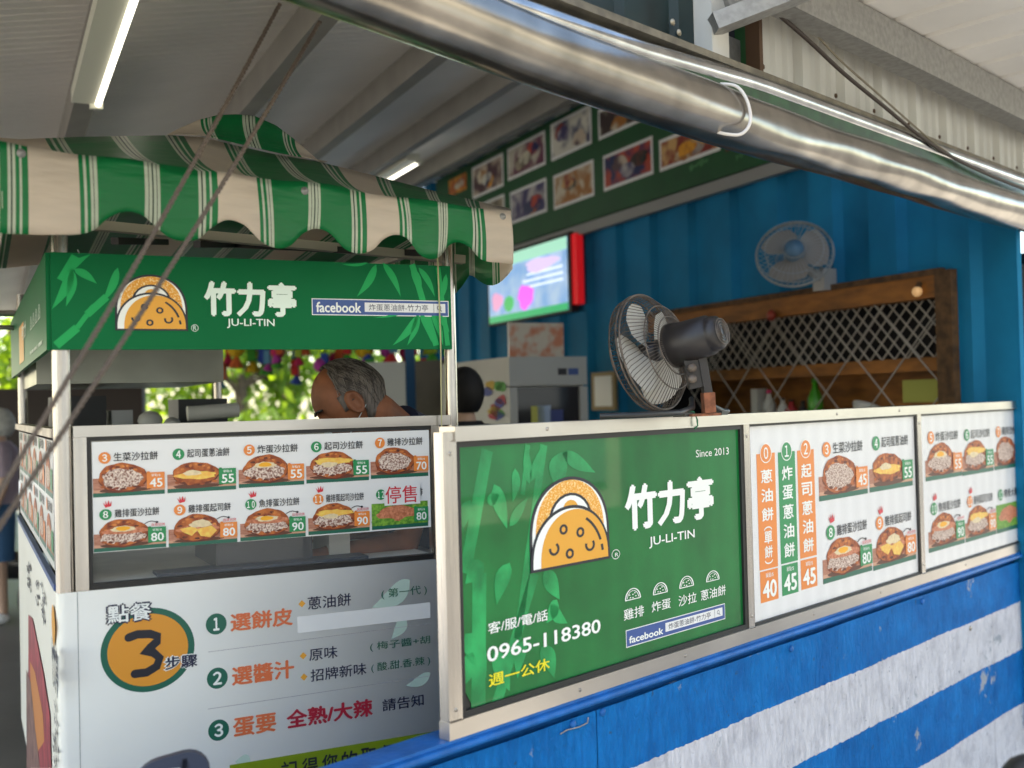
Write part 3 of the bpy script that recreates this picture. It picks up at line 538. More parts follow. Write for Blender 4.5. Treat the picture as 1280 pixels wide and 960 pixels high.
card(KON,mB,10,'魚排蛋沙拉餅','90',0,(1161,691.4),(1204,621.5),1,'fish',O1)
card(KON,mB,11,'雞排蛋起司沙拉餅','90',1,(1207,678.3),(1243.5,614),1,'cs',O1)
card(KON,mB,12,'帶骨大雞排','80',0,(1246,667.3),(1278.5,606.6),0,'cutlet',O1)
# ---- painted wall below
def paintmat():
    m=bpy.data.materials.new('painted_stripes'); m.use_nodes=True; N=m.node_tree; b=N.nodes['Principled BSDF']; L=N.links.new; nn=N.nodes.new
    g=nn('ShaderNodeNewGeometry'); sp=nn('ShaderNodeSeparateXYZ'); L(g.outputs['Position'],sp.inputs[0])
    nz=nn('ShaderNodeTexNoise'); nz.inputs['Scale'].default_value=45; nz.inputs['Detail'].default_value=5; L(g.outputs['Position'],nz.inputs['Vector'])
    ma=nn('ShaderNodeMath'); ma.operation='MULTIPLY_ADD'; L(nz.outputs[0],ma.inputs[0]); ma.inputs[1].default_value=.014; L(sp.outputs[2],ma.inputs[2])
    cr=nn('ShaderNodeValToRGB'); cr.color_ramp.interpolation='CONSTANT'; e=cr.color_ramp.elements; e[0].position=0; e[0].color=(1,1,1,1); e[1].position=.117; e[1].color=(0,0,0,1)
    x=e.new(.361); x.color=(1,1,1,1); x=e.new(.580); x.color=(0,0,0,1); L(ma.outputs[0],cr.inputs[0])
    def ns(sc,d,lo,hi,c0,c1):
        q=nn('ShaderNodeTexNoise'); q.inputs['Scale'].default_value=sc; q.inputs['Detail'].default_value=d; q.inputs['Roughness'].default_value=.65; L(g.outputs['Position'],q.inputs['Vector'])
        r=nn('ShaderNodeValToRGB'); r.color_ramp.elements[0].position=lo; r.color_ramp.elements[1].position=hi; r.color_ramp.elements[0].color=(*c0,1); r.color_ramp.elements[1].color=(*c1,1); L(q.outputs[0],r.inputs[0]); return r.outputs[0]
    blue=ns(7,6,.3,.7,(.0005,.130,.44),(.0005,.225,.66)); white=ns(11,9,.28,.55,(.56,.56,.62),(.78,.78,.84))
    mx=nn('ShaderNodeMix'); mx.data_type='RGBA'; L(cr.outputs[0],mx.inputs[0]); L(blue,mx.inputs[6]); L(white,mx.inputs[7])
    # chips and scuffs
    chip=ns(5,9,.64,.68,(0,0,0),(1,1,1)); mc=nn('ShaderNodeMix'); mc.data_type='RGBA'; L(chip,mc.inputs[0]); L(mx.outputs[2],mc.inputs[6]); mc.inputs[7].default_value=(.42,.46,.52,1)
    dirt=ns(34,7,.635,.70,(0,0,0),(.75,.75,.75)); md=nn('ShaderNodeMix'); md.data_type='RGBA'; L(dirt,md.inputs[0]); L(mc.outputs[2],md.inputs[6]); md.inputs[7].default_value=(.05,.09,.16,1)
    L(md.outputs[2],b.inputs['Base Color']); b.inputs['Roughness'].default_value=.5; b.inputs['Specular IOR Level'].default_value=.06
    # brushed paint relief
    mp=nn('ShaderNodeMapping'); mp.inputs['Rotation'].default_value=(.5,.4,.3); mp.inputs['Scale'].default_value=(1,1,.35); L(g.outputs['Position'],mp.inputs[0])
    q=nn('ShaderNodeTexNoise'); q.inputs['Scale'].default_value=38; q.inputs['Detail'].default_value=9; q.inputs['Roughness'].default_value=.7; q.inputs['Distortion'].default_value=1.2; L(mp.outputs[0],q.inputs['Vector'])
    bp=nn('ShaderNodeBump'); bp.inputs['Strength'].default_value=1.0; bp.inputs['Distance'].default_value=.022; L(q.outputs[0],bp.inputs['Height']); L(bp.outputs[0],b.inputs['Normal']); return m
pmat=paintmat(); bp_=M('trim_blue',(.001,.14,.48),.4,spec=.3,noise=.3,scale=14,bump=.2,bscale=80)
pw_=thing('painted_wall',KON.pt(1.8,.1,0),'low sheet wall painted in broad blue and white stripes under the counter','wall')
seam=KON.sz(745,905)[0]
def sheet(a,b):
    m=MB(); nx=max(2,int((b-a)/.05)); nz=14; vs=[]
    for i in range(nx+1):
        for j in range(nz+1):
            x=a+(b-a)*i/nx; z=-.25+1.008*j/nz; vs.append(KON.pt(x,z,.003*math.sin(x*5.1+z*7)+.002*math.sin(x*13-z*9)))
    m.raw(vs,[[i*(nz+1)+j,(i+1)*(nz+1)+j,(i+1)*(nz+1)+j+1,i*(nz+1)+j+1] for i in range(nx) for j in range(nz)],pmat,True)
    m.box(KON,a,b,-.25,.75,-.03,-.008,pmat); m.build('wall_sheet',pw_)
sheet(-1.6,seam-.0015); sheet(seam+.0015,3.2); sheet(3.203,6)
m=MB(); m.tube([KON.pt(-1.6,.787,.010),KON.pt(6,.787,.010)],.010,bp_,8); m.box(KON,-1.6,6,.778,.805,-.075,.008,bp_); m.box(KON,-1.6,6,.70,.777,-.075,-.034,bp_); m.build('top_trim',pw_)
for x,y in ((752,890),(715,905),(1212,785),(1152,752),(988,811)):
    m=MB(); a=KON.sz(x,y); m.lathe(KON.pt(a[0],a[1],.001),KON.n,[(.011,0),(.011,.004),(.006,.007),(0,.008)],bp_ if x!=1212 else steel_d,10); m.build('bolt',pw_)
m=MB(); pts=[KON.sz(x,y) for x,y in ((698,917),(706,912),(722,908),(732,903),(733,896))]; m.tube([KON.pt(a,z,.006) for a,z in pts],.0018,steel_d,5); m.build('bent_wire',pw_)
# ================================================================ GUTTER-LIKE ROLL, TUBE AND FASCIA
rollm=M('foil_roll',(.40,.365,.32),.24,.95,noise=.40,scale=7,bump=.14,bscale=9,stretch=(1,1,1))
Nn=110; R=random.Random(4); RC=2.352; RR_=.079
def itp(tab,x):
    if x<=tab[0][0]: return tab[0][1]
    for (p_,q_),(r_,t_) in zip(tab,tab[1:]):
        if x<=r_: f_=(x-p_)/(r_-p_); return q_+(t_-q_)*f_
    return tab[-1][1]
RZ=[(-1.9,.075),(-.5,.048),(.1,.024),(1.1,-.004),(3.4,0),(4.7,0)]; RD=[(-1.9,1),(.3,1.0),(1.1,1.05),(2,1.02),(3,1)]; TZ=[(-1.9,2.475),(-.5,2.462),(.1,2.452),(.6,2.456),(1.15,2.482),(3.5,2.490)]
def rp(i):
    x=i/Nn; e=min(1,max(0,(x-.36)/.12))*(1-min(1,max(0,(x-.62)/.2)))
    def f(k):
        a=2*math.pi*k/40
        return RR_*itp(RD,-1.9+6.6*i/Nn)*(1+.012*math.sin(i*.31)+.02*math.sin(3*a+i*.07)+e*.035*math.sin(4*a+i*.22)*math.sin(i*.45)+.012*math.sin(2*a-i*.13))
    return f
path=[KON.pt(-1.9+6.6*i/Nn,RC+itp(RZ,-1.9+6.6*i/Nn)+.004*math.sin(i*.13),.10+.004*math.sin(i*.3)) for i in range(Nn+1)]
m=MB(); m.tube(path,0,rollm,40,rf=rp); m.build('rolled_rain_blind',label='thick shiny metallic roll of rain blind hung along the roof edge',cat='blind')
m=MB(); m.tube([KON.pt(-1.9+.1*i,itp(TZ,-1.9+.1*i),.10) for i in range(67)],.031,M('tube_steel',(.55,.55,.55),.22,1,noise=.3,scale=12,bump=.05,bscale=30),20); m.build('steel_tube',label='slim bright steel tube running above the rolled rain blind',cat='pipe')
m=MB(); 
gs_=[]
for i in range(67):
    s_=-1.9+.1*i; zt_=itp(TZ,s_)-.022; zb_=RC+itp(RZ,s_)+.055
    for q_ in (.117,.123): gs_+=[KON.pt(s_,zb_,q_),KON.pt(s_,zt_,q_)]
m.raw(gs_,[[4*i,4*i+4,4*i+5,4*i+1] for i in range(66)]+[[4*i+2,4*i+3,4*i+7,4*i+6] for i in range(66)],M('strip_green',(.015,.085,.025),.35,noise=.6,scale=14)); m.build('green_strip',label='thin green strip between the steel tube and the rolled blind',cat='strip')  # mottled green band filling the space between tube and roll
def smooth(P):
    n=len(P); out=[]
    for i in range(n-1):
        p0=P[max(0,i-1)];p1=P[i];p2=P[i+1];p3=P[min(n-1,i+2)]
        for k in range(5):
            t=k/5; out.append(.5*((2*p1)+(p2-p0)*t+(2*p0-5*p1+4*p2-p3)*t*t+(3*p1-p0-3*p2+p3)*t**3))
    return out+[P[-1]]
h=[(925,96),(930,104),(933,122),(935,145),(932,160),(925,168),(917,166),(913,160)]
m=MB(); hp=[]
for i,(x,y) in enumerate(h):
    a=KON.sz(x,y,.19); hp.append(KON.pt(a[0],a[1],.10+[.0,.06,.088,.098,.098,.09,.07,.04][i]))
m.tube(smooth(hp),.0048,M('hook_white',(.72,.66,.60),.35),10); m.build('wire_hook',label='white wire hook looped over the steel tube and blind',cat='hook')
BZ0=KON.sz(1280,150,.19)[1]; BZ1=KON.sz(1280,115,.19)[1]; CZ=BZ1+.002; print('beam z',BZ0,BZ1)
capm=M('ledge_brown',(.20,.17,.12),.7,noise=.4,scale=20)
fa=thing('upper_fascia',KON.pt(1,2.5,0),'dusty brown ledge with dark teal sheets above the steel tube','fascia')
m=MB(); m.box(KON,-1.9,4.7,2.515,2.535,-.06,.10,capm); m.build('ledge',fa)
teal=M('teal_sheet',(.002,.024,.024),.5,noise=.6,scale=4); m=MB(); corr(m,KON,-2.6,1.02,2.56,3.32,-.03,.02,.26,teal,.05); m.build('teal_sheet',fa)
for x,y in ((851,40),(843,27)):
    m=MB(); a=KON.sz(x,y); m.lathe(KON.pt(a[0],a[1],-.008),KON.n,[(.010,0),(.010,.004),(0,.008)],M('nut',(.5,.42,.3),.5,.5),8); m.build('bolt',fa)
m=MB(); wp=M('white_worn',(.62,.60,.55),.5,noise=.12,scale=7,stretch=(1,1,.2),bump=.1); m.box(KON,1.025,1.115,2.50,3.3,-.02,.05,wp); m.build('white_post',label='worn white upright sheet strip beside the teal fascia above the blind',cat='post')
m=MB(); m.box(KON,1.118,1.36,2.515,2.70,-.07,-.06,galv); m.box(KON,1.118,1.24,2.70,2.80,-.06,-.01,galv); m.box(KON,1.24,1.36,2.70,3.3,-.09,-.08,dark); m.lathe(KON.pt(1.19,2.745,-.010),KON.n,[(.013,0),(.013,.002),(0,.002)],gasket,12); m.build('steel_bracket',label='grey steel bracket plate between white strip and corrugated fascia',cat='bracket')
fw_=M('fascia_white',(.66,.65,.60),.5,noise=.12,scale=5,stretch=(1,1,.15),bump=.04); brn=M('rust_gap_brown',(.10,.055,.03),.8)
fb=thing('corrugated_fascia',KON.pt(2.6,2.55,0),'white corrugated metal fascia hanging over the right part of the blind','fascia')
PT=.30
def zbf(x):
    f=((x-1.35)/PT)%1; return 2.552+(.0 if f<.80 else .030)-.0*f
m=MB()
xs=[1.34]
pr=[(0,.012),(.10,.012),(.14,0),(.30,0),(.34,.012),(.44,.012),(.48,0),(.56,0),(.60,.012),(.70,.012),(.74,0),(.80,0),(.84,.028),(.96,.028)]
vs=[]
k=0
while 1.35+k*PT<4.7:
    for f,d in pr:
        x=1.35+(k+f)*PT; zb=2.548+(.018 if f>.8 else 0); vs+=[KON.pt(x,zb,.0+d),KON.pt(x,CZ,.0+d)]
    k+=1
m.raw(vs,[[2*i,2*i+2,2*i+3,2*i+1] for i in range(len(vs)//2-1)],fw_); m.box(KON,1.325,1.345,2.552,3.0,-.02,.03,brn); m.build('corrugated_sheet',fb)
for k in range(1,11,1):
    m=MB(); a=1.35+k*PT-.09+ .0; m.lathe(KON.pt(a-.19 if k==1 else a,2.60,.012),KON.n,[(.0085,0),(.0085,.004),(0,.005)],brn,8); m.build('bolt',fb)
m=MB()
for k in range(1,11): 
    x=1.35+k*PT; m.box(KON,x-.075,x+.005,2.536,2.572,-.04,-.01,brn)
m.build('gap_shade',fb)  # dark blocks stand in for the shaded gaps under the sheet ribs
# canopy on the street side
can=MB(); vs=[]
k=0; s=1.0
while s<5.2:
    for d,z in ((0,0),(.20,0),(.215,.018),(.235,.018),(.25,0)):
        vs+=[KON.pt(s+d,CZ+z,.0),KON.pt(s+d,CZ+.05+z,1.5)]
    s+=.25
canw=M('canopy_sheet',(.80,.76,.70),.5,noise=.12,scale=2); can.raw(vs,[[2*i,2*i+1,2*i+3,2*i+2] for i in range(len(vs)//2-1)],canw); canopy=can.build('canopy_roof',kind='structure')
m=MB(); m.box(KON,1.22,5.1,BZ0,BZ1,.10,.19,galv); m.build('canopy_beam',canopy)
m=MB(); m.bar(at(890,32,3.14),at(1030,-22,3.16),.09,.05,galv); m.bar(at(905,6,3.2),at(1000,-30,3.3),.05,.05,galv); m.build('cross_beam',canopy)
cabd=M('cable_brown',(.035,.022,.016),.6); cabg=M('cable_grey',(.20,.17,.12),.6)
def cable(pts,r,mat,name,lab,o0,o1,cat='cable'):
    m=MB(); P=[]; n=len(pts)
    for i,(x,y) in enumerate(pts):
        o=o0+(o1-o0)*i/(n-1); a=KON.sz(x,y,o); P.append(KON.pt(a[0],a[1],o))
    P2=[]
    for i in range(n-1):
        p0=P[max(0,i-1)];p1=P[i];p2=P[i+1];p3=P[min(n-1,i+2)]
        for k in range(5):
            t=k/5; P2.append(.5*((2*p1)+(p2-p0)*t+(2*p0-5*p1+4*p2-p3)*t*t+(3*p1-p0-3*p2+p3)*t**3))
    P2.append(P[-1]); m.tube(P2,r,mat,6); return m.build(name,label=lab,cat=cat)
cable([(966,12),(1010,50),(1055,92),(1105,133),(1150,170),(1190,196),(1240,220),(1290,240)],.0075,cabd,'cable','thick dark brown cable drooping across the white fascia',.11,.16)
cable([(1012,34),(1050,75),(1095,115),(1140,155),(1175,184),(1220,212),(1290,238)],.004,cabg,'cable','thin pale cable beside the dark one on the white fascia',.10,.15)
cable([(1270,288),(1272,360),(1277,420),(1279,500)],.006,cabd,'cable','dark cable running down beside the right end post',-.05,-.05)
m=MB(); m.box(KON,3.62,3.70,1.502,2.60,-.08,-.02,M('post_grey',(.45,.43,.40),.5,.3)); m.build('end_post',label='grey roof post standing on the right end of the counter',cat='post')
# ================================================================ FLOOR FAN ON THE COUNTER
fanm=(M('fan_wire_rusty',(.16,.125,.10),.5,.2,noise=.6,scale=40),M('fan_blade_cream',(.52,.49,.43),.5)); fdk=M('fan_motor_grey',(.022,.018,.018),.42,noise=.25,scale=20); rust=M('rust',(.30,.10,.045),.8,noise=.5,scale=60); blk=M('black_tube',(.02,.02,.02),.4)
fc=at(812,441,3.04); t=thing('desk_fan',V((fc.x+.08,fc.y,1.50)),'old dark grey desk fan with a rusty wire guard standing on the counter','fan')
fax=V((-.76,.60,-.20)).normalized(); P_=wire_fan(fc,fax,.166,t,fanm,72,blade=4,depth=.50,hub=.34,r=.00125)
pr=[(0,-.232),(.022,-.232),(.036,-.230),(.046,-.222),(.049,-.205),(.049,-.198),(.055,-.194),(.058,-.12),(.064,-.075),(.040,-.06),(0,-.055)]
m=MB(); m.lathe(fc,fax,pr,fdk,24); m.build('motor_housing',t)
m=MB()
for rr in (.012,.020,.028,.036): m.tube([fc+fax*-.2335+P_(2*math.pi*k/20,rr,0)-fc for k in range(20)],.0016,fanm[0],4,closed=True)
m.build('vent_grille',t)
m=MB(); m.lathe(fc,fax,[(0,.04),(.02,.04),(.03,.02),(.03,-.03),(0,-.03)],fdk,16); m.build('hub',t)
nk=fc-fax*.13; b0=V((nk.x+.012,nk.y,1.52))
m=MB(); m.bar(nk+V((.004,0,-.045)),b0+V((.01,0,.06)),.05,.035,fdk,up=V((0,1,0))); m.bar(nk+V((.03,0,-.045)),b0+V((.035,0,.03)),.022,.05,fdk,up=V((0,1,0))); m.bar(b0+V((.034,0,.045)),b0+V((.036,0,-.01)),.030,.056,rust,up=V((0,1,0)))
m.lathe(nk+V((.0,-.025,-.075)),(0,-1,0),[(.012,0),(.012,.012),(0,.012)],fanm[0],10); m.lathe(nk+V((.0,-.025,-.105)),(0,-1,0),[(.012,0),(.012,.012),(0,.012)],fanm[0],10); m.build('neck_bracket',t)
m=MB(); dK=KON.d; q=lambda a,z,o:KON.pt(a,z,o); b_=(b0-KON.O).dot(KON.d); ob=(b0-KON.O).dot(KON.n)
m.tube([b0+V((.03,0,.06)),q(b_+.06,1.56,ob),q(b_+.09,1.525,ob),q(b_+.15,1.512,ob-.01),q(b_+.19,1.511,ob-.02)],.008,blk,8)
m.tube([b0+V((-.01,0,.03)),q(b_-.03,1.525,ob+.01),q(b_-.12,1.514,ob+.03),q(b_-.30,1.511,ob+.02),q(b_-.34,1.511,ob-.06)],.008,blk,8); m.build('stand_tube',t)
m=MB(); m.box(KON,b_-.06,b_+.08,1.501,1.508,ob-.03,ob+.03,rust); m.box(KON,b_-.08,b_-.04,1.501,1.512,ob-.02,ob+.02,blk); m.box(KON,b_+.13,b_+.16,1.501,1.512,ob-.03,ob+.0,blk); m.build('base_plate',t)
m=MB(); gs=KON.sz(869,530,.015)[0]; m.tube([KON.pt(gs-.01,1.515,-.03),KON.pt(gs-.005,1.512,.015),KON.pt(gs,1.49,.022),KON.pt(gs+.002,1.472,.022),KON.pt(gs,1.462,.012)],.0022,M('green_string',(.01,.16,.07),.6),6); m.build('green_string',label='short dark green string tied round the counter rail below the fan',cat='string')
# ================================================================ FOOD CART
ft=thing('food_cart',CART.pt(.5,.10,-.9),'white food cart with steel posts, green 竹力亭 header sign and striped awning','food cart')
CW_=1.045; D_=-2.1
def CP(s,z,d): # cart coordinates: s along front, d depth back along side
    return CART.O+CART.d*s+SIDE.d*d+V((0,0,z))
m=MB()
zc=1.118
def cbox(mb,s0,s1,z0,z1,d0,d1,mat):
    vs=[CP(a,z,d) for a in (s0,s1) for z in (z0,z1) for d in (d0,d1)]
    mb.raw(vs,[[0,1,3,2],[4,6,7,5],[0,4,5,1],[2,3,7,6],[0,2,6,4],[1,5,7,3]],mat)
r=.022; prof=[]
for a in range(7): t_=math.pi/2*a/6; prof.append((.0+r-r*math.sin(t_)*1.0, r-r*math.cos(t_)))
outline=[(.0,2.1)]+[(r-r*math.cos(math.pi/2*a/6),r-r*math.sin(math.pi/2*a/6)) for a in range(7)]+[(CW_,0.0),(CW_,2.1)]
vs=[CP(s_,z,d_) for s_,d_ in outline for z in (.30,zc)]; n=len(outline)
m.raw(vs,[[2*i,2*i+2,2*i+3,2*i+1] for i in range(n-1)],cab,True); m.raw([CP(s_,zc,d_) for s_,d_ in outline],[list(range(n))],steel_d)
m.build('cabinet',ft)
m=MB(); F_=CART.frame(); m.stroke(F_,[(.047,.30),(.047,1.117)],.0015,.0012,M('joint_line',(.30,.32,.33),.5)); m.build('cabinet_joint',ft)
# wheels
for s_,d_ in ((.12,.2),(.92,.2),(.12,1.9),(.92,1.9)):
    m=MB(); m.lathe(CP(s_,.205,d_),CART.d,[(.04,-.02),(.10,-.02),(.105,0),(.10,.02),(.04,.02)],gasket,20); m.build('wheel',ft)
# posts
def post(s_,d_,w_,z0,z1,name='post'):
    m=MB(); c=CP(s_,0,d_); sh=[]
    for a in range(16):
        t_=2*math.pi*a/16; k=1/max(abs(math.cos(t_)),abs(math.sin(t_)))**.6; sh.append((math.cos(t_)*k*w_/2,math.sin(t_)*k*w_/2))
    vs=[c+CART.d*x+SIDE.d*y+V((0,0,z)) for x,y in sh for z in (z0,z1)]
    m.raw(vs,[[2*i,(2*i+2)%32,(2*i+3)%32,2*i+1] for i in range(16)],steel,True)
    return m.build(name,ft)
post(.021,.020,.042,zc,2.02); post(1.050,.02,.030,1.0,2.03); post(.025,2.08,.035,zc,2.05); post(.865,2.30,.035,1.2,2.05)
# window frame
m=MB(); m.box(CART,.044,1.035,1.493,1.520,-.03,.004,steel_h); m.build('window_rail',ft)
m=MB(); m.box(CART,.0435,.074,zc+.001,1.4925,-.03,.002,steel); m.build('window_stile',ft); m=MB(); m.box(CART,.976,1.0,zc+.001,1.4925,-.03,.003,steel); m.build('window_stile',ft)
m=MB(); m.box(CART,.0745,.976,1.483,1.4925,-.03,-.002,gasket); m.box(CART,.0745,.084,zc+.012,1.483,-.03,-.002,gasket); m.box(CART,.0745,.976,zc+.001,zc+.014,-.03,-.002,gasket); m.build('window_gasket',ft)
m=MB(); m.box(CART,.084,.976,zc+.014,1.483,-.012,-.006,cglass); m.build('window_pane',ft)
m=MB(); cbox(m,.075,.98,zc+.003,zc+.012,.02,.75,M('worktop_cream',(.88,.84,.74),.5,noise=.3,scale=5)); m.build('worktop',ft)
m=MB(); cbox(m,.075,.98,zc,1.48,.74,.76,M('inner_wall',(.62,.56,.46),.6,noise=.3,scale=3)); m.build('inner_wall',ft)
m=MB(); cbox(m,.40,.66,zc+.012,1.24,.10,.40,M('tray_grey',(.05,.05,.06),.4,noise=.3,scale=8)); m.build('tray',ft); m=MB(); cbox(m,.24,.80,zc+.012,zc+.020,.04,.12,M('mat_navy',(.02,.03,.05),.5)); m.build('mat',ft); m=MB(); cbox(m,.72,.78,zc+.012,1.26,.14,.3,kw0:=M('tub_white',(.6,.6,.58),.5)); m.build('tub',ft)
# decal
m=MB(); zs0=CART.sz(113,692)[1]; m.rect(F_,.086,zs0,.972,1.480,-.0045,white_p); dec=m.build('menu_decal',ft)
O2=-.0041
for nm,title,price,org,bl,tr,cr,st in ((3,'生菜沙拉餅','45',1,(116.4,622),(204.9,563),0,'salad'),(4,'起司蛋蔥油餅','55',0,(209.4,616.4),(294,558.6),0,'cheese'),(5,'炸蛋沙拉餅','55',1,(298.6,610),(379,553.8),0,'eggsalad'),(6,'起司沙拉餅','55',0,(383,604.4),(460,550),0,'cs'),(7,'雞排沙拉餅','70',1,(463.6,598.7),(534,545.5),0,'salad'),
  (8,'雞排蛋沙拉餅','80',0,(117.5,690.6),(206.7,632.5),1,'chick'),(9,'雞排蛋起司餅','80',1,(211,684),(295.6,627),1,'nine'),(10,'魚排蛋沙拉餅','90',0,(300.5,676.7),(381,620.5),1,'fish'),(11,'雞排蛋起司沙拉餅','90',1,(385.6,669),(461,614.5),1,'cs'),(12,'帶骨大雞排','80',0,(465,662.5),(534,609),0,'cutlet')):
    card(CART,dec,nm,title,price,org,bl,tr,cr,st,O2,soldout=(nm==12))
# header sign
m=MB(); m.box(CART,-.001,1.042,1.706,1.942,.001,.012,g_sign)
hz=1.706
hs=m.build('header_sign',ft); SD=SIDE
ml=MB(); mr=MB(); fr=CART.frame(); o=.0126
cp=lambda x,y:CART.sz(60+x/2.4615,310+y/2.4615,.0126)
for a,b,w in (((40,100),(85,25),.02),((120,205),(180,150),.018),((25,300),(90,245),.02),((90,245),(120,205),.012),((1195,300),(1120,50),.018),((1230,300),(1200,60),.014)): (ml if a[0]<600 else mr).stroke(fr,[cp(*a),cp(*b)],w,o,g_leaf)
for a,b,w in (((75,60),(10,190),.024),((75,65),(55,180),.022),((80,65),(150,110),.02),((60,75),(130,20),.016),((215,60),(165,170),.02),((125,210),(150,165),.015),((1010,50),(950,150),.022),((1030,45),(1085,150),.02),((1120,60),(1145,150),.025),((1140,60),(1190,150),.018),((985,45),(905,50),.008),((1140,205),(1060,300),.022),((1140,200),(1105,300),.02),((1145,200),(1180,290),.02),((1190,200),(1235,260),.02),((1225,80),(1195,180),.018),((1180,200),(1215,300),.02),((1130,180),(1000,215),.008)): leaf(ml if a[0]<600 else mr,fr,cp(*a),cp(*b),w,o+.0004,g_leaf,.06)
ml.build('bamboo_print',hs); mr.build('bamboo_print',hs); m=MB(); a=CART.sz(144,413,.0126); b=CART.sz(233.5,344.5,.0126); logo(m,sub(fr,a[0],a[1],b[0],b[1]),o+.001); m.build('logo',hs)
T2=lambda s,bl,tr,mat=inkw,bold=0,o_=.014,it=0:word(CART,hs,s,bl,tr,o_,mat,bold,it)
T2('竹力亭',(257,393.7),(368.8,355),inkmint,.045); T2('JU-LI-TIN',(284,410),(343,399),inkmint,.012); a=CART.sz(243.6,410,.014); word(CART,hs,'R',(241.5,412.5),(245.5,407),.014,inkmint,0,0,lambda q_:q_.arc(fr,a[0],a[1],.0085,.0085,0,360,.0012,.014,inkmint,16))
fbook(CART,(390,393.7),(560.5,376.3),(456,389.8),(556.5,380),(395.6,390),(451,378.6),0,0,hs,.0128)
# side header sign in plain green with pale lettering
m=MB(); m.box(SIDE,-.001,2.19,1.706,1.942,.001,.012,g_sign)
hs2=m.build('side_header_sign',ft); m=MB(); 
fs_=SIDE.frame(); z5=lambda x,y:SIDE.sz(x/5.33,280+y/5.33,.013)
p0=z5(130,900); p1=z5(145,660); m.rect(fs_,p0[0],1.73,p1[0]-.12,1.86,.0135,taco)
for (x0,y0,x1,y1,s_) in ((147,780,172,640,'竹力亭'),(200,780,272,660,''),(200,875,283,770,'蔥油餅')):
    a=z5(x0,y0); b=z5(x1,y1)
    if s_: m.text(fs_,s_,b[0],a[1],a[0],b[1],.0135,inkmint,.02)
    else:
        for q_ in range(4): mini(m,sub(fs_,b[0]+(a[0]-b[0])*(q_+.1)/4,1.80,b[0]+(a[0]-b[0])*(q_+.8)/4,1.84),.0135,inkmint)
m.build('lettering',hs2)
# side window with menu sheet
m=MB(); m.box(SIDE,.03,2.10,1.493,1.515,-.03,.004,steel_d); m.box(SIDE,.03,2.10,zc+.002,zc+.018,-.03,.003,fbblue); m.build('side_window_rail',ft)
m=MB(); m.box(SIDE,.045,2.06,zc+.018,1.49,-.012,-.004,pglass); m.build('side_window_pane',ft)
m=MB(); m.rect(fs_,.06,1.165,1.90,1.485,-.002,white_p); sdec=m.build('side_menu_decal',ft)
k=0
for r_ in range(2):
    for q_ in range(6):
        s0=1.84-q_*.30; m=MB(); f=sub(lambda u,v,o=0:SIDE.pt(u,v,o),s0,1.185+.155*(1-r_),s0-.26,1.33+.155*(1-r_),.64); O3=-.0014
        m.rect(f,0,0,1,.27,O3,wood); m.rect(f,0,0,1,.06,O3+.0003,g_dark); m.pg(f,lump(.4,.27,.33,.2,24,.03,k),O3+.0006,crust); m.pg(f,lump(.4,.22,.3,.12,20,.04,k+9),O3+.0009,salad); m.rect(f,.74,.09,1,.32,O3+.0012,g_badge if q_%2 else o_badge); m.disc(f,.16,.565,.08,.08,O3+.0006,o_badge if q_%2 else g_badge,14)
        m.text(f,'起司沙拉餅',.29,.51,.9,.63,O3+.0006,ink,.01); m.build('menu_card',sdec); k+=1
# cabinet side picture
m=MB(); cp3=lambda x,y:SIDE.sz(x/3,640+y/3,.004)
pk2=M('pic_red',(.45,.05,.08),.4,col2=(.22,.02,.04),scale=12); pk3=M('pic_orange',(.60,.22,.06),.4); pk4=M('pic_brown',(.30,.16,.14),.4,col2=(.12,.05,.06),scale=18)
for pts,mt,o_ in (([(105,385),(120,400),(160,600),(185,760),(190,960),(110,960),(105,700)],pk2,.003),([(112,560),(130,600),(160,760),(165,860),(140,900),(118,800)],pk3,.0035),([(98,590),(115,640),(130,800),(150,960),(100,960)],pk4,.004)):
    m.pg(fs_,[cp3(*p) for p in pts],o_,mt)
a=cp3(205,520); b=cp3(193,330); m.pg(fs_,lump((a[0]+b[0])/2,(a[1]+b[1])/2,abs(a[0]-b[0])*.6+.01,abs(a[1]-b[1])*.45,16,.03,2),.0035,taco)
for (x0,y0,x1,y1,s_) in ((97,270,117,200,'蔥油'),(130,330,145,260,'手'),(150,390,170,300,'作'),(195,640,215,520,'竹力亭'),(200,860,212,740,'招牌'),(196,960,214,880,'新鮮')):
    a=cp3(x0,y0); b=cp3(x1,y1)
    if s_=='竹力亭': m.text(fs_,s_,a[0],min(a[1],b[1]),b[0],max(a[1],b[1]),.0035,navy,.02)
    else: scribble(m,fs_,min(a[0],b[0]),min(a[1],b[1]),max(a[0],b[0]),max(a[1],b[1]),.0035,navy,x0,4)
m.build('side_picture',ft)
# lower front print
m=MB(); fr=CART.frame(); o=.001; C5=lambda x,y:(240+x/3.691,700+y/3.691); ss=lambda x,y:CART.sz(x,y,o)
pg_leaf=M('pale_leaf_print',(.48,.62,.54),.4)
for a,b,w in (((1005,90),(830,220),.055),((980,260),(920,365),.035),((1100,520),(985,580),.03),((270,925),(200,930),.04)): m=MB(); leaf(m,fr,ss(*C5(*a)),ss(*C5(*b)),w,o-.0002,pg_leaf,.1); m.build('leaf_print',ft)
m=MB(); a,b=prect(m,CART,(372,791.6),(537.5,752.8),o,white_p); m.build('blank_patch',ft); m=MB()
c1=ss(185.4,812.3); ex=abs(ss(244.4,812)[0]-ss(126.6,812)[0])/2; ey=(ss(185,760)[1]-ss(185,865)[1])/2
m.disc(fr,c1[0],c1[1],ex,ey,o,g_dark,48); m.disc(fr,c1[0],c1[1],ex*.86,ey*.86,o+.0004,M('disc_orange',(.74,.30,.03),.4),48); m.build('step_badge',ft)
T3=lambda s,bl,tr,mat,bold=0,o_=.0022:word(CART,ft,s,bl,tr,o_,mat,bold)
m=MB()
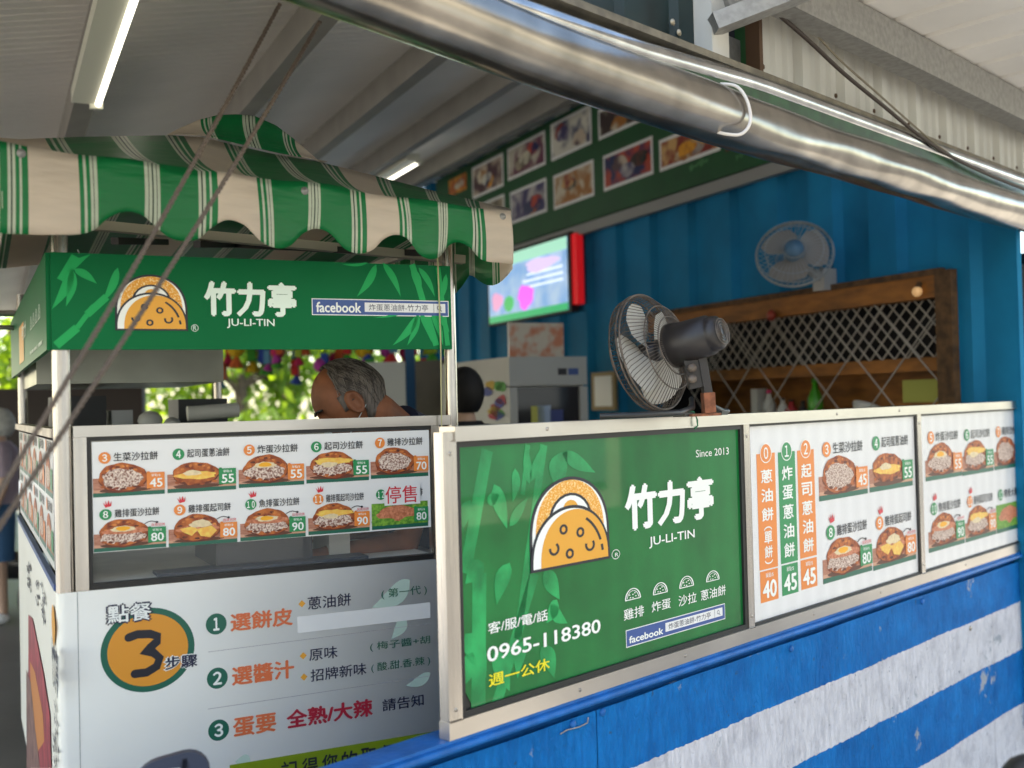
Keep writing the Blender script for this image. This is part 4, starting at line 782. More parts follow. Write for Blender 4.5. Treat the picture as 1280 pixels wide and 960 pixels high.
# hand drawn 3
a=ss(158,847.5); b=ss(205.5,786.4); f3=sub(fr,a[0],a[1],b[0],b[1]); asp=(b[0]-a[0])/(b[1]-a[1])
P3=[(.08,.90),(.30,.95),(.62,.93),(.82,.86),(.80,.74),(.62,.62),(.44,.55),(.70,.50),(.86,.36),(.78,.18),(.52,.07),(.22,.07)]
m.stroke(f3,P3,.19,.0022,ink,asp)
for u_,v_ in (P3[0],P3[-1]): m.disc(f3,u_,v_,0.095/asp,.095,.0023,ink,14)
m.build('hand_drawn_numeral',ft,label='large black numeral 3 on the orange disc')
for s_,bl,tr in (('點餐',(135,779.5),(188.5,753)),):
    T3(s_,(bl[0]-1,bl[1]+1),(tr[0]+1,tr[1]-1),navy,.085,.0026); T3(s_,bl,tr,inkw,.02,.0032)
T3('步驟',(206,838),(246.4,816.5),inkw,.09,.0026); T3('步驟',(207,837.5),(246,817),navy,.028,.0032)
for k,(x,y) in enumerate(((270.3,780),(271.7,847.7),(273.3,912.7))):
    m=MB(); c=ss(x,y); m.disc(fr,c[0],c[1],.0262,.0268,o,g_dark,28); m.text(fr,str(k+1).translate(FW),c[0]-(.007 if k==0 else .010),c[1]-.0155,c[0]+(.007 if k==0 else .010),c[1]+.0155,o+.0006,inkw,.04); m.build('step_number',ft)
T3('選餅皮',(288.8,789.4),(365,759.5),o_ink,.032); T3('選醬汁',(290.7,857),(366.8,824.5),o_ink,.032); T3('蛋要',(292.3,921.6),(344.3,891),o_ink,.032); T3('全熟/大辣',(359.2,910.8),(464.9,873),r_ink,.034); T3('請告知',(478.4,889.6),(529.3,867),navy,.010)
T3('蔥油餅',(385,762.3),(438.3,741),navy,.008); T3('( 第一代 )',(477,749.6),(533.4,730.8),g_dark,.004); T3('原味',(386.8,826.5),(421.5,807),navy,.008); T3('( 梅子醬+胡',(462.7,815),(537.5,794),g_dark,.004); T3('招牌新味',(388.5,852.3),(457.6,828),navy,.008); T3('( 酸.甜.香.辣 )',(464.3,841.7),(537.5,819.5),g_dark,.004)
for x,y in ((377.4,754.7),(379,819.7),(380,846.3)):
    m=MB(); c=ss(x,y); q_=.0095; m.pg(fr,[(c[0]-q_,c[1]),(c[0],c[1]-q_),(c[0]+q_,c[1]),(c[0],c[1]+q_)],o,taco); m.build('bullet_mark',ft)
m=MB(); jl=M('rule_line',(.42,.40,.42),.5)
for a,b in (((260.3,815),(537,779.4)),((260,886.4),(537,845))): m=MB(); m.stroke(fr,[ss(*a),ss(*b)],.0013,o,jl); m.build('rule_line',ft)
m=MB(); zl=ss(538,914.8)[1]; a=ss(297,953)[0]; m.rect(fr,a-.02,zl-.12,1.0,zl,o,lime); 
n=8; b0_=ss(338,960); b1_=ss(534,935)
for i,ch in enumerate('記得您的取餐號碼'):
    s0=ss(352,960)[0]+i*(ss(545,930)[0]-ss(352,960)[0])/8; m.text(fr,ch,s0,zl-.067,s0+.042,zl-.015,o+.0004,ink,.02)
m.build('number_notice',ft,label='lime green strip reading 記得您的取餐號碼')
# inside of the cart: counter deck, stove hood, shelf
m=MB(); cbox(m,.05,1.0,1.30,1.32,.78,2.05,steel_d); m.build('inner_deck',ft)
hood=M('hood_steel',(.42,.42,.36),.35,.9,noise=.25,scale=3)
m=MB(); cbox(m,.03,.66,1.655,1.80,1.2,2.12,hood); m.build('exhaust_hood',ft)
m=MB(); cbox(m,.05,.80,1.455,1.475,1.4,2.1,hood); m.build('inner_shelf',ft)
kd=M('machine_dark',(.035,.038,.045),.5); kl=M('machine_light',(.40,.42,.44),.4,.4); kwhite=M('bag_white',(.62,.62,.60),.5)
for s0,s1,z0,z1,mat in ((.12,.32,1.475,1.62,kd),(.34,.42,1.475,1.56,kl),(.60,.80,1.475,1.60,kd)):
    m=MB(); cbox(m,s0,s1,z0,z1,1.8,2.05,mat); m.build('kitchen_box',ft)
m=MB(); m.ball(CP(.48,1.515,1.75),.05,kwhite,12,(1,1,.8)); m.ball(CP(.56,1.50,1.72),.035,kwhite,10,(1,1,.8)); m.build('bread_bag',label='crumpled white bags on the shelf inside the food cart',cat='bag')
m=MB(); m.tube([CP(.60,1.54,1.6),CP(.80,1.55,1.6)],.03,kwhite,10); m.build('paper_roll',label='white paper roll lying on the shelf inside the food cart',cat='paper roll')
# hanging rails beneath the awning
m=MB(); rl=M('rail_cream',(.42,.39,.30),.5); a=CART.sz(120,284,-.12); b=CART.sz(560,322,-.12); m.bar(CART.pt(a[0]-.3,a[1]+.02,-.12),CART.pt(b[0]+.05,b[1]-.005,-.12),.03,.024,rl); m.build('awning_rail',ft)
for s0,s1 in ((.15,.40),(.35,.62),(.78,.60),(.98,.80)):
    m=MB(); m.bar(CP(s0,1.98,.02),CP(s1,2.10,.8),.018,.018,gasket); m.build('awning_strut',ft)
m=MB(); m.bar(CP(.03,2.0,.02),CP(.03,2.0,2.1),.02,.02,steel_d); m.bar(CP(1.04,2.02,.02),CP(1.04,2.02,2.2),.02,.02,steel_d); m.build('roof_rail',ft)
cord=M('cord_yellow',(.45,.42,.22),.6)
m=MB(); a=CART.sz(547,322,.02); b=CART.sz(552,533,.02); m.tube([CART.pt(a[0],a[1],.02),CART.pt((a[0]+b[0])/2+.003,(a[1]+b[1])/2,.02),CART.pt(b[0],b[1],.02)],.0022,cord,5); m.build('cord',label='thin yellowish cord hanging down before the right end of the header sign',cat='cord')
for x,y in ((97,312),(48,350)):
    m=MB(); a=at(x,y,2.9); m.bar(a,a+V((.01,0,-.022)),.004,.003,inkw); m.build('cable_tie',label='small white cable tie under the awning '+('right of the left post' if x==97 else 'left of the side header'),cat='cable tie')
# ================================================================ STRIPED AWNING
def stripes(gloss,name='awning_vinyl',dull=False):
    m=bpy.data.materials.new(name); m.use_nodes=True; N=m.node_tree; b=N.nodes['Principled BSDF']; uv=N.nodes.new('ShaderNodeUVMap'); sx=N.nodes.new('ShaderNodeSeparateXYZ'); N.links.new(uv.outputs[0],sx.inputs[0])
    fr_=N.nodes.new('ShaderNodeMath'); fr_.operation='FRACT'; N.links.new(sx.outputs[0],fr_.inputs[0]); r=N.nodes.new('ShaderNodeValToRGB'); r.color_ramp.interpolation='CONSTANT'; N.links.new(fr_.outputs[0],r.inputs[0])
    G=(.002,.26,.070,1); Wt=(.84,.72,.58,1); Wl=(.70,.76,.60,1); K=(.02,.06,.03,1)
    st=[(0,Wt),(.262,G),(.288,Wl),(.304,G),(.322,Wl),(.337,K),(.342,Wl),(.360,G),
        (.622-.01,Wl),(.631,K),(.636,Wl),(.652,K),(.657,Wl),(.673,K),(.678,Wl),(.692,G),
        (.895,Wl),(.913,K),(.918,Wl),(.935,G),(.955,Wl),(.968,G),(.9995,Wt)]
    e=r.color_ramp.elements; e[0].position=0; e[0].color=Wt; e[1].position=st[1][0]; e[1].color=G
    for p,c in st[2:]: x=e.new(p); x.color=c
    nz=N.nodes.new('ShaderNodeTexNoise'); nz.inputs['Scale'].default_value=6; nz.inputs['Detail'].default_value=5; mx=N.nodes.new('ShaderNodeMix'); mx.data_type='RGBA'; mx.blend_type='MULTIPLY'; mx.inputs[0].default_value=.30
    N.links.new(r.outputs[0],mx.inputs[6]); N.links.new(nz.outputs[0],mx.inputs[7]); N.links.new(mx.outputs[2],b.inputs['Base Color']); b.inputs['Roughness'].default_value=gloss
    n2=N.nodes.new('ShaderNodeTexNoise'); n2.inputs['Scale'].default_value=9; bp=N.nodes.new('ShaderNodeBump'); bp.inputs['Strength'].default_value=.22; bp.inputs['Distance'].default_value=.02; N.links.new(n2.outputs[0],bp.inputs['Height']); N.links.new(bp.outputs[0],b.inputs['Normal'])
    tl=N.nodes.new('ShaderNodeBsdfTranslucent'); ms=N.nodes.new('ShaderNodeMixShader'); ms.inputs[0].default_value=.42; N.links.new(mx.outputs[2],tl.inputs[0]); N.links.new(b.outputs[0],ms.inputs[1]); N.links.new(tl.outputs[0],ms.inputs[2]); N.links.new(ms.outputs[0],N.nodes['Material Output'].inputs[0])
    return m
vin=stripes(.38); under=M('vinyl_back',(.20,.20,.19),.6)
XS=[(-60,-.38),(35,0),(272,1),(457,2),(605,3),(640,3.27),(700,3.7)]
def interp(tab,x):
    for (a,b),(c,d) in zip(tab,tab[1:]):
        if x<=c or (c,d)==tab[-1]: return b+(d-b)*(x-a)/(c-a)
top=[(0,176),(32,184),(96,192),(180,202),(252,214),(317,221),(383,228),(437,237),(495,246),(587,258),(639,264)]
hem=[(0,290),(20,292),(60,294.5),(95,294),(115,288),(135,272),(157,264),(178,269),(195,284),(212,297),(232,301),(250,297),(262,286),(282,275),(302,282),(322,303),(344,311),(362,307),(380,291),(396,285),(412,291),(430,311),(448,317),(465,312),(478,299),(491,294),(505,299),(520,318),(538,324),(552,319),(562,307),(574,302),(586,308),(600,325),(622,329),(639,330)]
aw=thing('awning',CP(.5,2.05,.5)-woff(ft),None,None); aw.parent=ft
def awn_sheet(cols_pts,name,thick=None):
    "cols_pts: list of columns; each a list of (point3d,u,v)"
    m=MB(); nr=len(cols_pts[0]); vs=[p for c in cols_pts for p,_,_ in c]; m.raw(vs,[[i*nr+j,(i+1)*nr+j,(i+1)*nr+j+1,i*nr+j+1] for i in range(len(cols_pts)-1) for j in range(nr-1)],vin,True)
    k=0
    for c in cols_pts:
        for _,u_,v_ in c: m.uv[k]=(u_,v_); k+=1
    o=m.build(name,aw); o.modifiers.new('thickness','SOLIDIFY').thickness=.0015; return o
cols=[]; N=200
def hemy(x):
    i=0
    while i<len(hem)-2 and x>hem[i+1][0]: i+=1
    p0=hem[max(0,i-1)];p1=hem[i];p2=hem[i+1];p3=hem[min(len(hem)-1,i+2)]; t_=(x-p1[0])/(p2[0]-p1[0]); h_=p2[0]-p1[0]
    m1=(p2[1]-p0[1])/(p2[0]-p0[0])*h_; m2=(p3[1]-p1[1])/(p3[0]-p1[0])*h_
    return (2*t_**3-3*t_**2+1)*p1[1]+(t_**3-2*t_**2+t_)*m1+(-2*t_**3+3*t_**2)*p2[1]+(t_**3-t_**2)*m2
foldpts=[]
for i in range(N+1):
    x=639*i/N; c=[]; yt=interp(top,x)-1.2*math.sin(x*.05); yb=hemy(x); u_=interp(XS,x)
    wob=.010*math.sin(u_*6.3)+.006*math.sin(u_*11)
    for j in range(9):
        f=j/8; o_=wob*f+.006*math.sin(f*3.1); s_,z_=AWN.sz(x+(2.0*(f-.5)),yt+(yb-yt)*f,0); c.append((AWN.pt(s_,z_,o_),u_,f))
    foldpts.append((c[0][0],u_,x)); cols.append(c)
awn_sheet(cols,'valance')
# sloping top from the fold to the back edge (parallel plane behind)
RDG=Plane(AWN.pt(0,0,-.42),55); back=[(0,173),(25,175),(100,172),(160,171),(210,170),(250,172),(300,184),(340,193),(398,203),(470,221),(540,239),(600,253),(639,262)]
cols=[]
for (p,u_,x) in foldpts:
    xb=x-42*min(1,(639-x)/220); yb=interp(back,xb)-1; s_,z_=RDG.sz(xb,yb); q=RDG.pt(s_,z_); c=[]
    for j in range(8):
        f=j/7; sag=-.02*math.sin(math.pi*f)*(1+.5*math.sin(u_*6)); c.append((p.lerp(q,f)+V((0,0,sag)),u_,f))
    cols.append(c)
awn_sheet(cols,'top_sheet')
# arched centre piece standing on the back edge
hump=[(207,170),(225,160),(250,149.5),(272,144),(295,143),(318,145),(345,157),(370,176),(390,194),(402,205)]
cols=[]
for i in range(61):
    x=209+(400-209)*i/60; yt=interp(hump,x); yb=interp(back,x)+3
    if yt>yb-.5: yt=yb-.5
    u_=1.02+(x-210)/188*1.15
    # stripes of the arch: cream, lines, green, lines, green, lines, cream
    u_=interp([(205,.86+.14),(250,1.262),(264,1.36),(302,1.612),(318,1.692),(352,1.895),(368,1.999),(402,2.2)],x)
    c=[]
    for j in range(7):
        f=j/6; s_,z_=RDG.sz(x,yt+(yb-yt)*f,-.05); c.append((RDG.pt(s_,z_,-.05+.05*f*f),u_,f))
    cols.append(c)
awn_sheet(cols,'arched_crest')
# roof sheet behind, left and right side valances
cols=[]
for i in range(21):
    x=639*i/20; s_,z_=RDG.sz(x,interp(back,x)); p=RDG.pt(s_,z_,-.003); q=p+SIDE.d*1.6+V((0,0,-.12)); u_=interp(XS,x); cols.append([(p,u_,0),(p.lerp(q,.5)+V((0,0,.0)),u_,.5),(q,u_,1)])
awn_sheet(cols,'rear_sheet')
def sideval(p0,u0,name,L=2.0,h=.19,ph=0):
    cols=[]; 
    for i in range(61):
        f=i/60; p=p0+SIDE.d*(L*f); hh=h*(.72+.28*abs(math.sin(f*math.pi*6+ph))); c=[(p+V((0,0,-hh*j/4)),u0+f*4,j/4) for j in range(5)]; cols.append(c)
    awn_sheet(cols,name)
sideval(AWN.pt(*AWN.sz(1,177)),.90,'left_valance'); sideval(AWN.pt(*AWN.sz(638.5,265)),3.1,'right_valance',1.9,.19,.4)
for x,y in ((26,192),(380,239),(627,271)):
    m=MB(); s_,z_=AWN.sz(x,y); m.lathe(AWN.pt(s_,z_,.004),AWN.n,[(.010,0),(.009,.004),(.003,.005),(.003,.012),(0,.012)],galv,10); m.build('screw',aw)
# ================================================================ ROPES
ropem=M('rope_brown',(.15,.112,.085),.8,noise=.4,scale=260)
def rope(a,b,lab):
    m=MB(); a=V(a); b=V(b); L=(b-a).length; t_=(b-a).normalized(); x=t_.orthogonal().normalized(); y=t_.cross(x); n=int(L/.005)
    for k in range(2):
        m.tube([a.lerp(b,i/n)+V((0,0,-.02*math.sin(math.pi*i/n)))+(x*math.cos(i*1.25+k*math.pi)+y*math.sin(i*1.25+k*math.pi))*.0021 for i in range(n+1)],.0036,ropem,5)
    m.build('rope',label=lab,cat='rope',group='ropes slanting down before the cart')
def rp3(px0,py0,Y0,px1,py1,Y1): return at(px0,py0,Y0),at(px1,py1,Y1)
rope(at(350,5,2.50),at(-25,655,1.70),'upper left of the two brown ropes slanting down before the striped awning')
rope(at(400,27,2.52),at(-10,672,1.72),'lower right of the two brown ropes slanting down before the striped awning')
# ================================================================ PEOPLE
skin=M('skin_tan',(.26,.088,.036),.65,noise=.35,scale=14,bump=.04,bscale=120); skin2=M('skin_pale',(.55,.36,.27),.55)
def remesh(o,vox=.006):
    md=o.modifiers.new('fuse','REMESH'); md.mode='VOXEL'; md.voxel_size=vox; md.use_smooth_shade=True
    sm=o.modifiers.new('soft','SMOOTH'); sm.iterations=3
    me=bpy.data.meshes.new_from_object(o.evaluated_get(bpy.context.evaluated_depsgraph_get())); mats=list(o.data.materials); o.modifiers.clear(); o.data=me
    me.materials.clear(); me.materials.append(mats[0])
    return o
def headmesh(mb,c,X,Y,Z,S,mat):
    "X forward, Z to the crown; S half head length"
    n=40; vs=[]; h=28
    for i in range(h+1):
        th=math.pi*i/h
        for k in range(n):
            ph=2*math.pi*k/n; x=math.sin(th)*math.cos(ph); y=math.sin(th)*math.sin(ph); z=math.cos(th)
            px_,py_,pz_=x*.98,y*.76,z*1.12
            if z<0: 
                f=-z; py_*=1-.32*f; px_=px_*(1-.28*f)+.16*f*1.0
            if x>0.3:
                face=(x-.3)/.7; px_-=.10*face*(1 if z<.35 else 0.4)
                if abs(y)<.22 and -.45<z<.12: px_+=.20*(1-abs(y)/.22)*max(0,1-abs(z+.30)/.42)          # nose
                if abs(abs(y)-.32)<.16 and abs(z-.08)<.14: px_-=.07                                      # eye sockets
                if abs(y)<.5 and abs(z-.27)<.10: px_+=.045                                              # brow
                if abs(y)<.22 and abs(z+.62)<.07: px_-=.035                                             # mouth
            if x<-.2: px_*=1.04
            vs.append(c+(X*px_+Y*py_+Z*pz_)*S)
    mb.raw(vs,[[i*n+k,(i+1)*n+k,(i+1)*n+(k+1)%n,i*n+(k+1)%n] for i in range(h) for k in range(n)],mat,True)
    for sg in (1,-1):                                                                                  # ears
        e=c+Y*(.74*S*sg)-X*(.05*S)-Z*(.08*S); mb.tube([e+(X*(.17*math.cos(a))+Z*(.30*math.sin(a)))*S+Y*(.10*S*sg) for a in [2*math.pi*q/14 for q in range(14)]],.055*S,mat,6,closed=True)
        mb.raw([e+(X*(.16*math.cos(a))+Z*(.28*math.sin(a)))*S+Y*(.05*S*sg) for a in [2*math.pi*q/14 for q in range(14)]],[list(range(14))],mat)
def limb(mb,pts,rs,mat,n=12):
    mb.tube(pts,0,mat,n,rf=lambda i:rs[i])
# man bowing over the cart worktop
man=thing('person',at(470,760,3.35)*1.0,'grey haired balding man in a dark navy shirt bowed over his work behind the cart','person')
man.location.z=.10
HC=at(437,503,3.22); Xf=V((-.80,-.22,-.56)).normalized(); Zc=V((-.50,-.08,.85)); Zc=(Zc-Xf*Zc.dot(Xf)).normalized(); Yl=Zc.cross(Xf).normalized(); S_=.113
m=MB(); headmesh(m,HC,Xf,Yl,Zc,S_,skin)
nb=HC-Zc*.07-Xf*.05; sh=at(522,562,3.42); hip=V((sh.x+.10,sh.y+.12,1.0))
limb(m,[HC-Zc*.04-Xf*.03,nb,nb.lerp(sh,.6),sh+V((0,0,-.02))],[.062,.060,.064,.075],skin)
limb(m,[sh,sh.lerp(hip,.5),hip,V((hip.x,hip.y,.85))],[.10,.14,.15,.14],skin)
for sg in (1,-1):
    a=sh+Yl*.17*sg; e=a+V((-.06,-.06,-.27)); wr=e+V((-.22,-.12,-.02)); limb(m,[sh,a,e,wr],[.07,.058,.044,.030],skin); limb(m,[wr,wr+V((-.06,-.03,-.01)),wr+V((-.10,-.05,-.02))],[.026,.034,.026],skin)
    for q_ in range(4):
        b_=wr+V((-.09,-.04,-.01))+Yl*(.02*(q_-1.5)); limb(m,[b_,b_+V((-.035,-.02,-.012)),b_+V((-.055,-.03,-.04))],[.010,.009,.007],skin,8)
    b_=wr+V((-.03,-.03,.0))+Yl*(-.03*sg); limb(m,[b_,b_+V((-.03,-.03,-.02)),b_+V((-.05,-.04,-.03))],[.012,.010,.008],skin,8)
    l=V((hip.x,hip.y,.85))+Yl*.09*sg; limb(m,[l,V((l.x,l.y,.52)),V((l.x+.02,l.y,.15)),V((l.x-.10,l.y-.04,.13))],[.095,.065,.045,.04],skin)
bd=m.build('body',man); remesh(bd,.007)
hairm=M('hair_grey',(.17,.14,.12),.7,col2=(.03,.024,.02),scale=34,stretch=(1,1,.25),bump=.6,bscale=70,lo=.3,hi=.62)
m=MB(); n=44; h=26; vs=[]; 
R=random.Random(8)
def hs_(i,k,out):
    th=math.pi*i/h; ph=2*math.pi*k/n; x=math.sin(th)*math.cos(ph); y=math.sin(th)*math.sin(ph); z=math.cos(th); py_=y*.76; px_=x*.98; pz_=z*1.12
    if z<0: f=-z; py_*=1-.30*f; px_=px_*(1-.28*f)+.16*f
    if x<-.2: px_*=1.04
    g=1+out+.012*math.sin(k*2.3+i)+.010*math.sin(i*3.1+k*5)
    return HC+(Xf*px_+Yl*py_+Zc*pz_)*S_*g,(x,y,z)
pts={}; fs=[]
for i in range(h+1):
    for k in range(n): p,l=hs_(i,k,.055); vs.append(p); pts[(i,k)]=l
for i in range(h):
    for k in range(n):
        x,y,z=pts[(i,k)]
        keep = (x<.30-.35*max(0,z-.2) and z>-.12) or (x<-.18 and z>-.50)
        if z>.55 and x>.30: keep=False
        if abs(y)>.7 and z<.02 and -.20<x<.25: keep=False
        if keep: fs.append([i*n+k,(i+1)*n+k,(i+1)*n+(k+1)%n,i*n+(k+1)%n])
m.raw(vs,fs,hairm,True); ho=m.build('hair',man); ho.modifiers.new('thick','SOLIDIFY').thickness=.010
# single hair strands give the cap a ragged edge
m=MB()
hair2=M('hair_light',(.21,.185,.16),.6); hair3=M('hair_dark',(.035,.028,.024),.6)
for q_ in range(1500):
    i=R.uniform(1.5,h*.66); k=R.uniform(0,n); l=[]
    ok=True
    for f in range(4):
        th=math.pi*min(h-1,i+f*.9)/h; ph=2*math.pi*(k+math.sin(q_)*.5*f)/n; x=math.sin(th)*math.cos(ph); y=math.sin(th)*math.sin(ph); z=math.cos(th)
        if x>.28-.35*max(0,z-.2) or z<-.45 or (abs(y)>.7 and z<.04 and x>-.22): ok=False
        py_=y*.76; px_=x*.98
        if z<0: py_*=1+.30*z; px_=px_*(1+.28*z)-.16*z
        l.append(HC+(Xf*px_*(1.04 if x<-.2 else 1)+Yl*py_+Zc*z*1.12)*S_*(1.075+.010*math.sin(q_*1.7+f)))
    if ok: m.tube(l,.0007,hair2 if q_%5<3 else hair3,3,cap=False)
m.build('hair_strands',man,kind='stuff')
navyc=M('cloth_navy',(.012,.014,.035),.8,bump=.2,bscale=20)
m=MB(); limb(m,[nb.lerp(sh,.45),sh+V((0,0,.0)),sh.lerp(hip,.5),hip+V((0,0,-.05))],[.085,.125,.165,.175],navyc,20)
for sg in (1,-1):
    a=sh+Yl*.17*sg; e=a+V((-.06,-.06,-.27)); limb(m,[sh,a,a.lerp(e,.7)],[.09,.075,.066],navyc,14)
m.build('shirt',man); m=MB()
for sg in (1,-1):
    l=V((hip.x,hip.y,.90))+Yl*.09*sg; limb(m,[l+V((0,0,.1)),V((l.x,l.y,.52)),V((l.x+.02,l.y,.17))],[.115,.085,.065],M('cloth_trousers',(.03,.03,.035),.8),14)
m.build('trousers',man)
m=MB()
for sg in (1,-1): m.tube([HC+(Xf*.93+Yl*.14*sg+Zc*.22)*S_,HC+(Xf*.88+Yl*.33*sg+Zc*.28)*S_,HC+(Xf*.74+Yl*.48*sg+Zc*.24)*S_],.0035,gasket,6)
m.build('eyebrows',man)
m=MB(); inkm=M('mask_white',(.60,.66,.70),.7)
ear=HC+Yl*(.80*S_)-Zc*.01*1; side=Yl if (HC+Yl-CAM).length<(HC-Yl-CAM).length else -Yl
ear=HC+side*(.80*S_)-Xf*.02+Zc*.018; mc=HC+Xf*(.62*S_)-Zc*(.45*S_)+side*.052
m.tube([ear,mc+Zc*.03],.0013,inkm,5); m.tube([ear-Zc*.05-Xf*.006,mc-Zc*.03],.0013,inkm,5)
vs=[]
for i in range(7):
    for j in range(7):
        y=(i/6-.5)*1.15; z=-.18-.62*j/6; x=.95-.45*y*y+.06*math.cos((j/6-.5)*3); vs.append(HC+(Xf*x+Yl*y*.9+Zc*z*1.0)*S_*1.03)
m.raw(vs,[[i*7+j,(i+1)*7+j,(i+1)*7+j+1,i*7+j+1] for i in range(6) for j in range(6)],inkm,True); m.build('face_mask',man)
# second person, seen from behind, by the fridge
def person(lab,loc,hgt,hair_c,top_c,bot_c,face=-1,hat=None,skinm=skin2,sit=False):
    t=thing('person',loc,lab,'person'); k=hgt/1.7; L=V(loc); X=V((math.cos(face),math.sin(face),0)); Y=V((-X.y,X.x,0)); Z=V((0,0,1)); hc=L+Z*1.58*k
    m=MB(); headmesh(m,hc,X,Y,Z,.102*k,skinm); limb(m,[hc,L+Z*1.47*k,L+Z*1.38*k],[.05*k,.05*k,.07*k],skinm); limb(m,[L+Z*1.38*k,L+Z*1.2*k,L+Z*1.0*k,L+Z*.88*k],[.12*k,.15*k,.13*k,.14*k],skinm)
    for sg in (1,-1):
        a=L+Z*1.36*k+Y*.18*k*sg; e=a-Z*.28*k+Y*.03*sg; w_=e-Z*.22*k+X*.08*k; limb(m,[L+Z*1.36*k,a,e,w_,w_-Z*.09*k+X*.02],[.06*k,.05*k,.038*k,.027*k,.03*k],skinm)
        for q_ in range(4): b_=w_-Z*.08*k+X*(.018*(q_-1)); limb(m,[b_,b_-Z*.05*k,b_-Z*.075*k+X*.01],[.009,.008,.006],skinm,6)
        l=L+Z*.88*k+Y*.09*k*sg; limb(m,[l,l-Z*.42*k+X*.02,l-Z*.80*k,l-Z*.84*k+X*.13*k],[.085*k,.058*k,.038*k,.035*k],skinm)
    b=m.build('body',t); remesh(b,.012)
    m=MB(); n=24; h=14; vs=[]; fs=[]; ok=[]
    for i in range(h+1):
        th=math.pi*i/h
        for q_ in range(n):
            ph=2*math.pi*q_/n; x,y,z=math.sin(th)*math.cos(ph),math.sin(th)*math.sin(ph),math.cos(th); vs.append(hc+(X*x*1.08+Y*y*.90+Z*z*1.2)*.102*k*1.03-X*.006); ok.append(x<.35 and z>-.75 or z>.55)
    for i in range(h):
        for q_ in range(n):
            if ok[i*n+q_]: fs.append([i*n+q_,(i+1)*n+q_,(i+1)*n+(q_+1)%n,i*n+(q_+1)%n])
    m.raw(vs,fs,M('hair_or_hat',hair_c,.7,noise=.3,scale=30),True); m.build(hat or 'hair',t)
    m=MB(); tc_=M('cloth_top',top_c,.8,noise=.2,scale=8); limb(m,[L+Z*1.44*k,L+Z*1.36*k,L+Z*1.15*k,L+Z*.92*k],[.08*k,.155*k,.17*k,.165*k],tc_,18)
    for sg in (1,-1): a=L+Z*1.36*k+Y*.18*k*sg; limb(m,[L+Z*1.36*k,a,a-Z*.2*k+Y*.02*sg],[.08*k,.068*k,.06*k],tc_,12)
    m.build('shirt',t); m=MB(); bc_=M('cloth_bottom',bot_c,.8)
    for sg in (1,-1): l=L+Z*.95*k+Y*.09*k*sg; limb(m,[l,l-Z*.25*k,l-Z*(.45 if hat else .78)*k],[.105*k,.095*k,.085*k if hat else .05*k],bc_,14)
    m.build('shorts' if hat else 'trousers',t)
    if hat:
        m=MB(); sc_=M('shoe_white',(.7,.7,.7),.6)
        for sg in (1,-1): l=L+Y*.09*k*sg; m.ball(l+Z*.05*k+X*.05*k,.09*k,sc_,12,(1.2,.7,.55))
        m.build('shoes',t)
    return t
p=at(581,510,5.0); person('person with long black hair standing in front of the white fridge, seen from behind',(p.x,p.y,.10),1.62,(.008,.007,.008),(.012,.012,.014),(.02,.02,.025),face=1.9)
p=at(-6,772,7.6); person('person in a pale lilac top, blue shorts and white hat at the far left edge',(p.x+.05,p.y,.10),1.50,(.60,.62,.60),(.42,.34,.42),(.03,.10,.22),face=-2.6,hat='hat')
# ================================================================ MARKET BEYOND, TREES
leafm=M('leaf_lime',(.12,.24,.02),.6,col2=(.05,.12,.015),scale=3); 
bs=leafm.node_tree.nodes['Principled BSDF']; bs.inputs['Subsurface Weight'].default_value=0
tr_=leafm.node_tree.nodes.new('ShaderNodeBsdfTranslucent'); tr_.inputs[0].default_value=(.34,.50,.02,1); mxs=leafm.node_tree.nodes.new('ShaderNodeMixShader'); mxs.inputs[0].default_value=.5
leafm.node_tree.links.new(bs.outputs[0],mxs.inputs[1]); leafm.node_tree.links.new(tr_.outputs[0],mxs.inputs[2]); leafm.node_tree.links.new(mxs.outputs[0],leafm.node_tree.nodes['Material Output'].inputs[0])
barkm=M('tree_bark',(.12,.085,.06),.9,noise=.4,scale=12)
def tree(x,y,h,r_,lab,seed,nl=1500):
    R=random.Random(seed); t=thing('tree',(x,y,0),lab,'tree','trees beyond the stall roof'); m=MB(); L=V((x,y,0)); tips=[]
    m.tube([L,L+V((.1,0,h*.3)),L+V((-.05,.1,h*.6))],0,barkm,8,rf=lambda i:[.16,.12,.07][i])
    for q_ in range(7):
        a=R.uniform(0,6.28); b=L+V((0,0,h*R.uniform(.3,.55))); e=b+V((math.cos(a)*r_*.7,math.sin(a)*r_*.7,h*R.uniform(.1,.35))); m.tube([b,b.lerp(e,.5)+V((0,0,.1)),e],0,barkm,6,rf=lambda i:[.06,.04,.02][i]); tips.append(e)
    m.build('trunk',t); m=MB(); vs=[]; fs=[]
    cl=[tips[R.randrange(len(tips))]+V((R.gauss(0,r_*.35),R.gauss(0,r_*.35),R.gauss(0,r_*.3))) for _ in range(26)]+[L+V((R.gauss(0,r_*.5),R.gauss(0,r_*.5),h*R.uniform(.15,.9))) for _ in range(22)]
    for q_ in range(nl):
        c=cl[R.randrange(len(cl))]; p=c+V((R.gauss(0,.28),R.gauss(0,.28),R.gauss(0,.25)))
        if p.z<.3: continue
        a=V((R.uniform(-1,1),R.uniform(-1,1),R.uniform(-1,1))).normalized(); b=a.orthogonal().normalized(); s_=R.uniform(.09,.17); k=len(vs); vs+=[p-a*s_,p+b*s_*.5,p+a*s_,p-b*s_*.5]; fs.append([k,k+1,k+2,k+3])
    m.raw(vs,fs,leafm); m.build('crown',t)
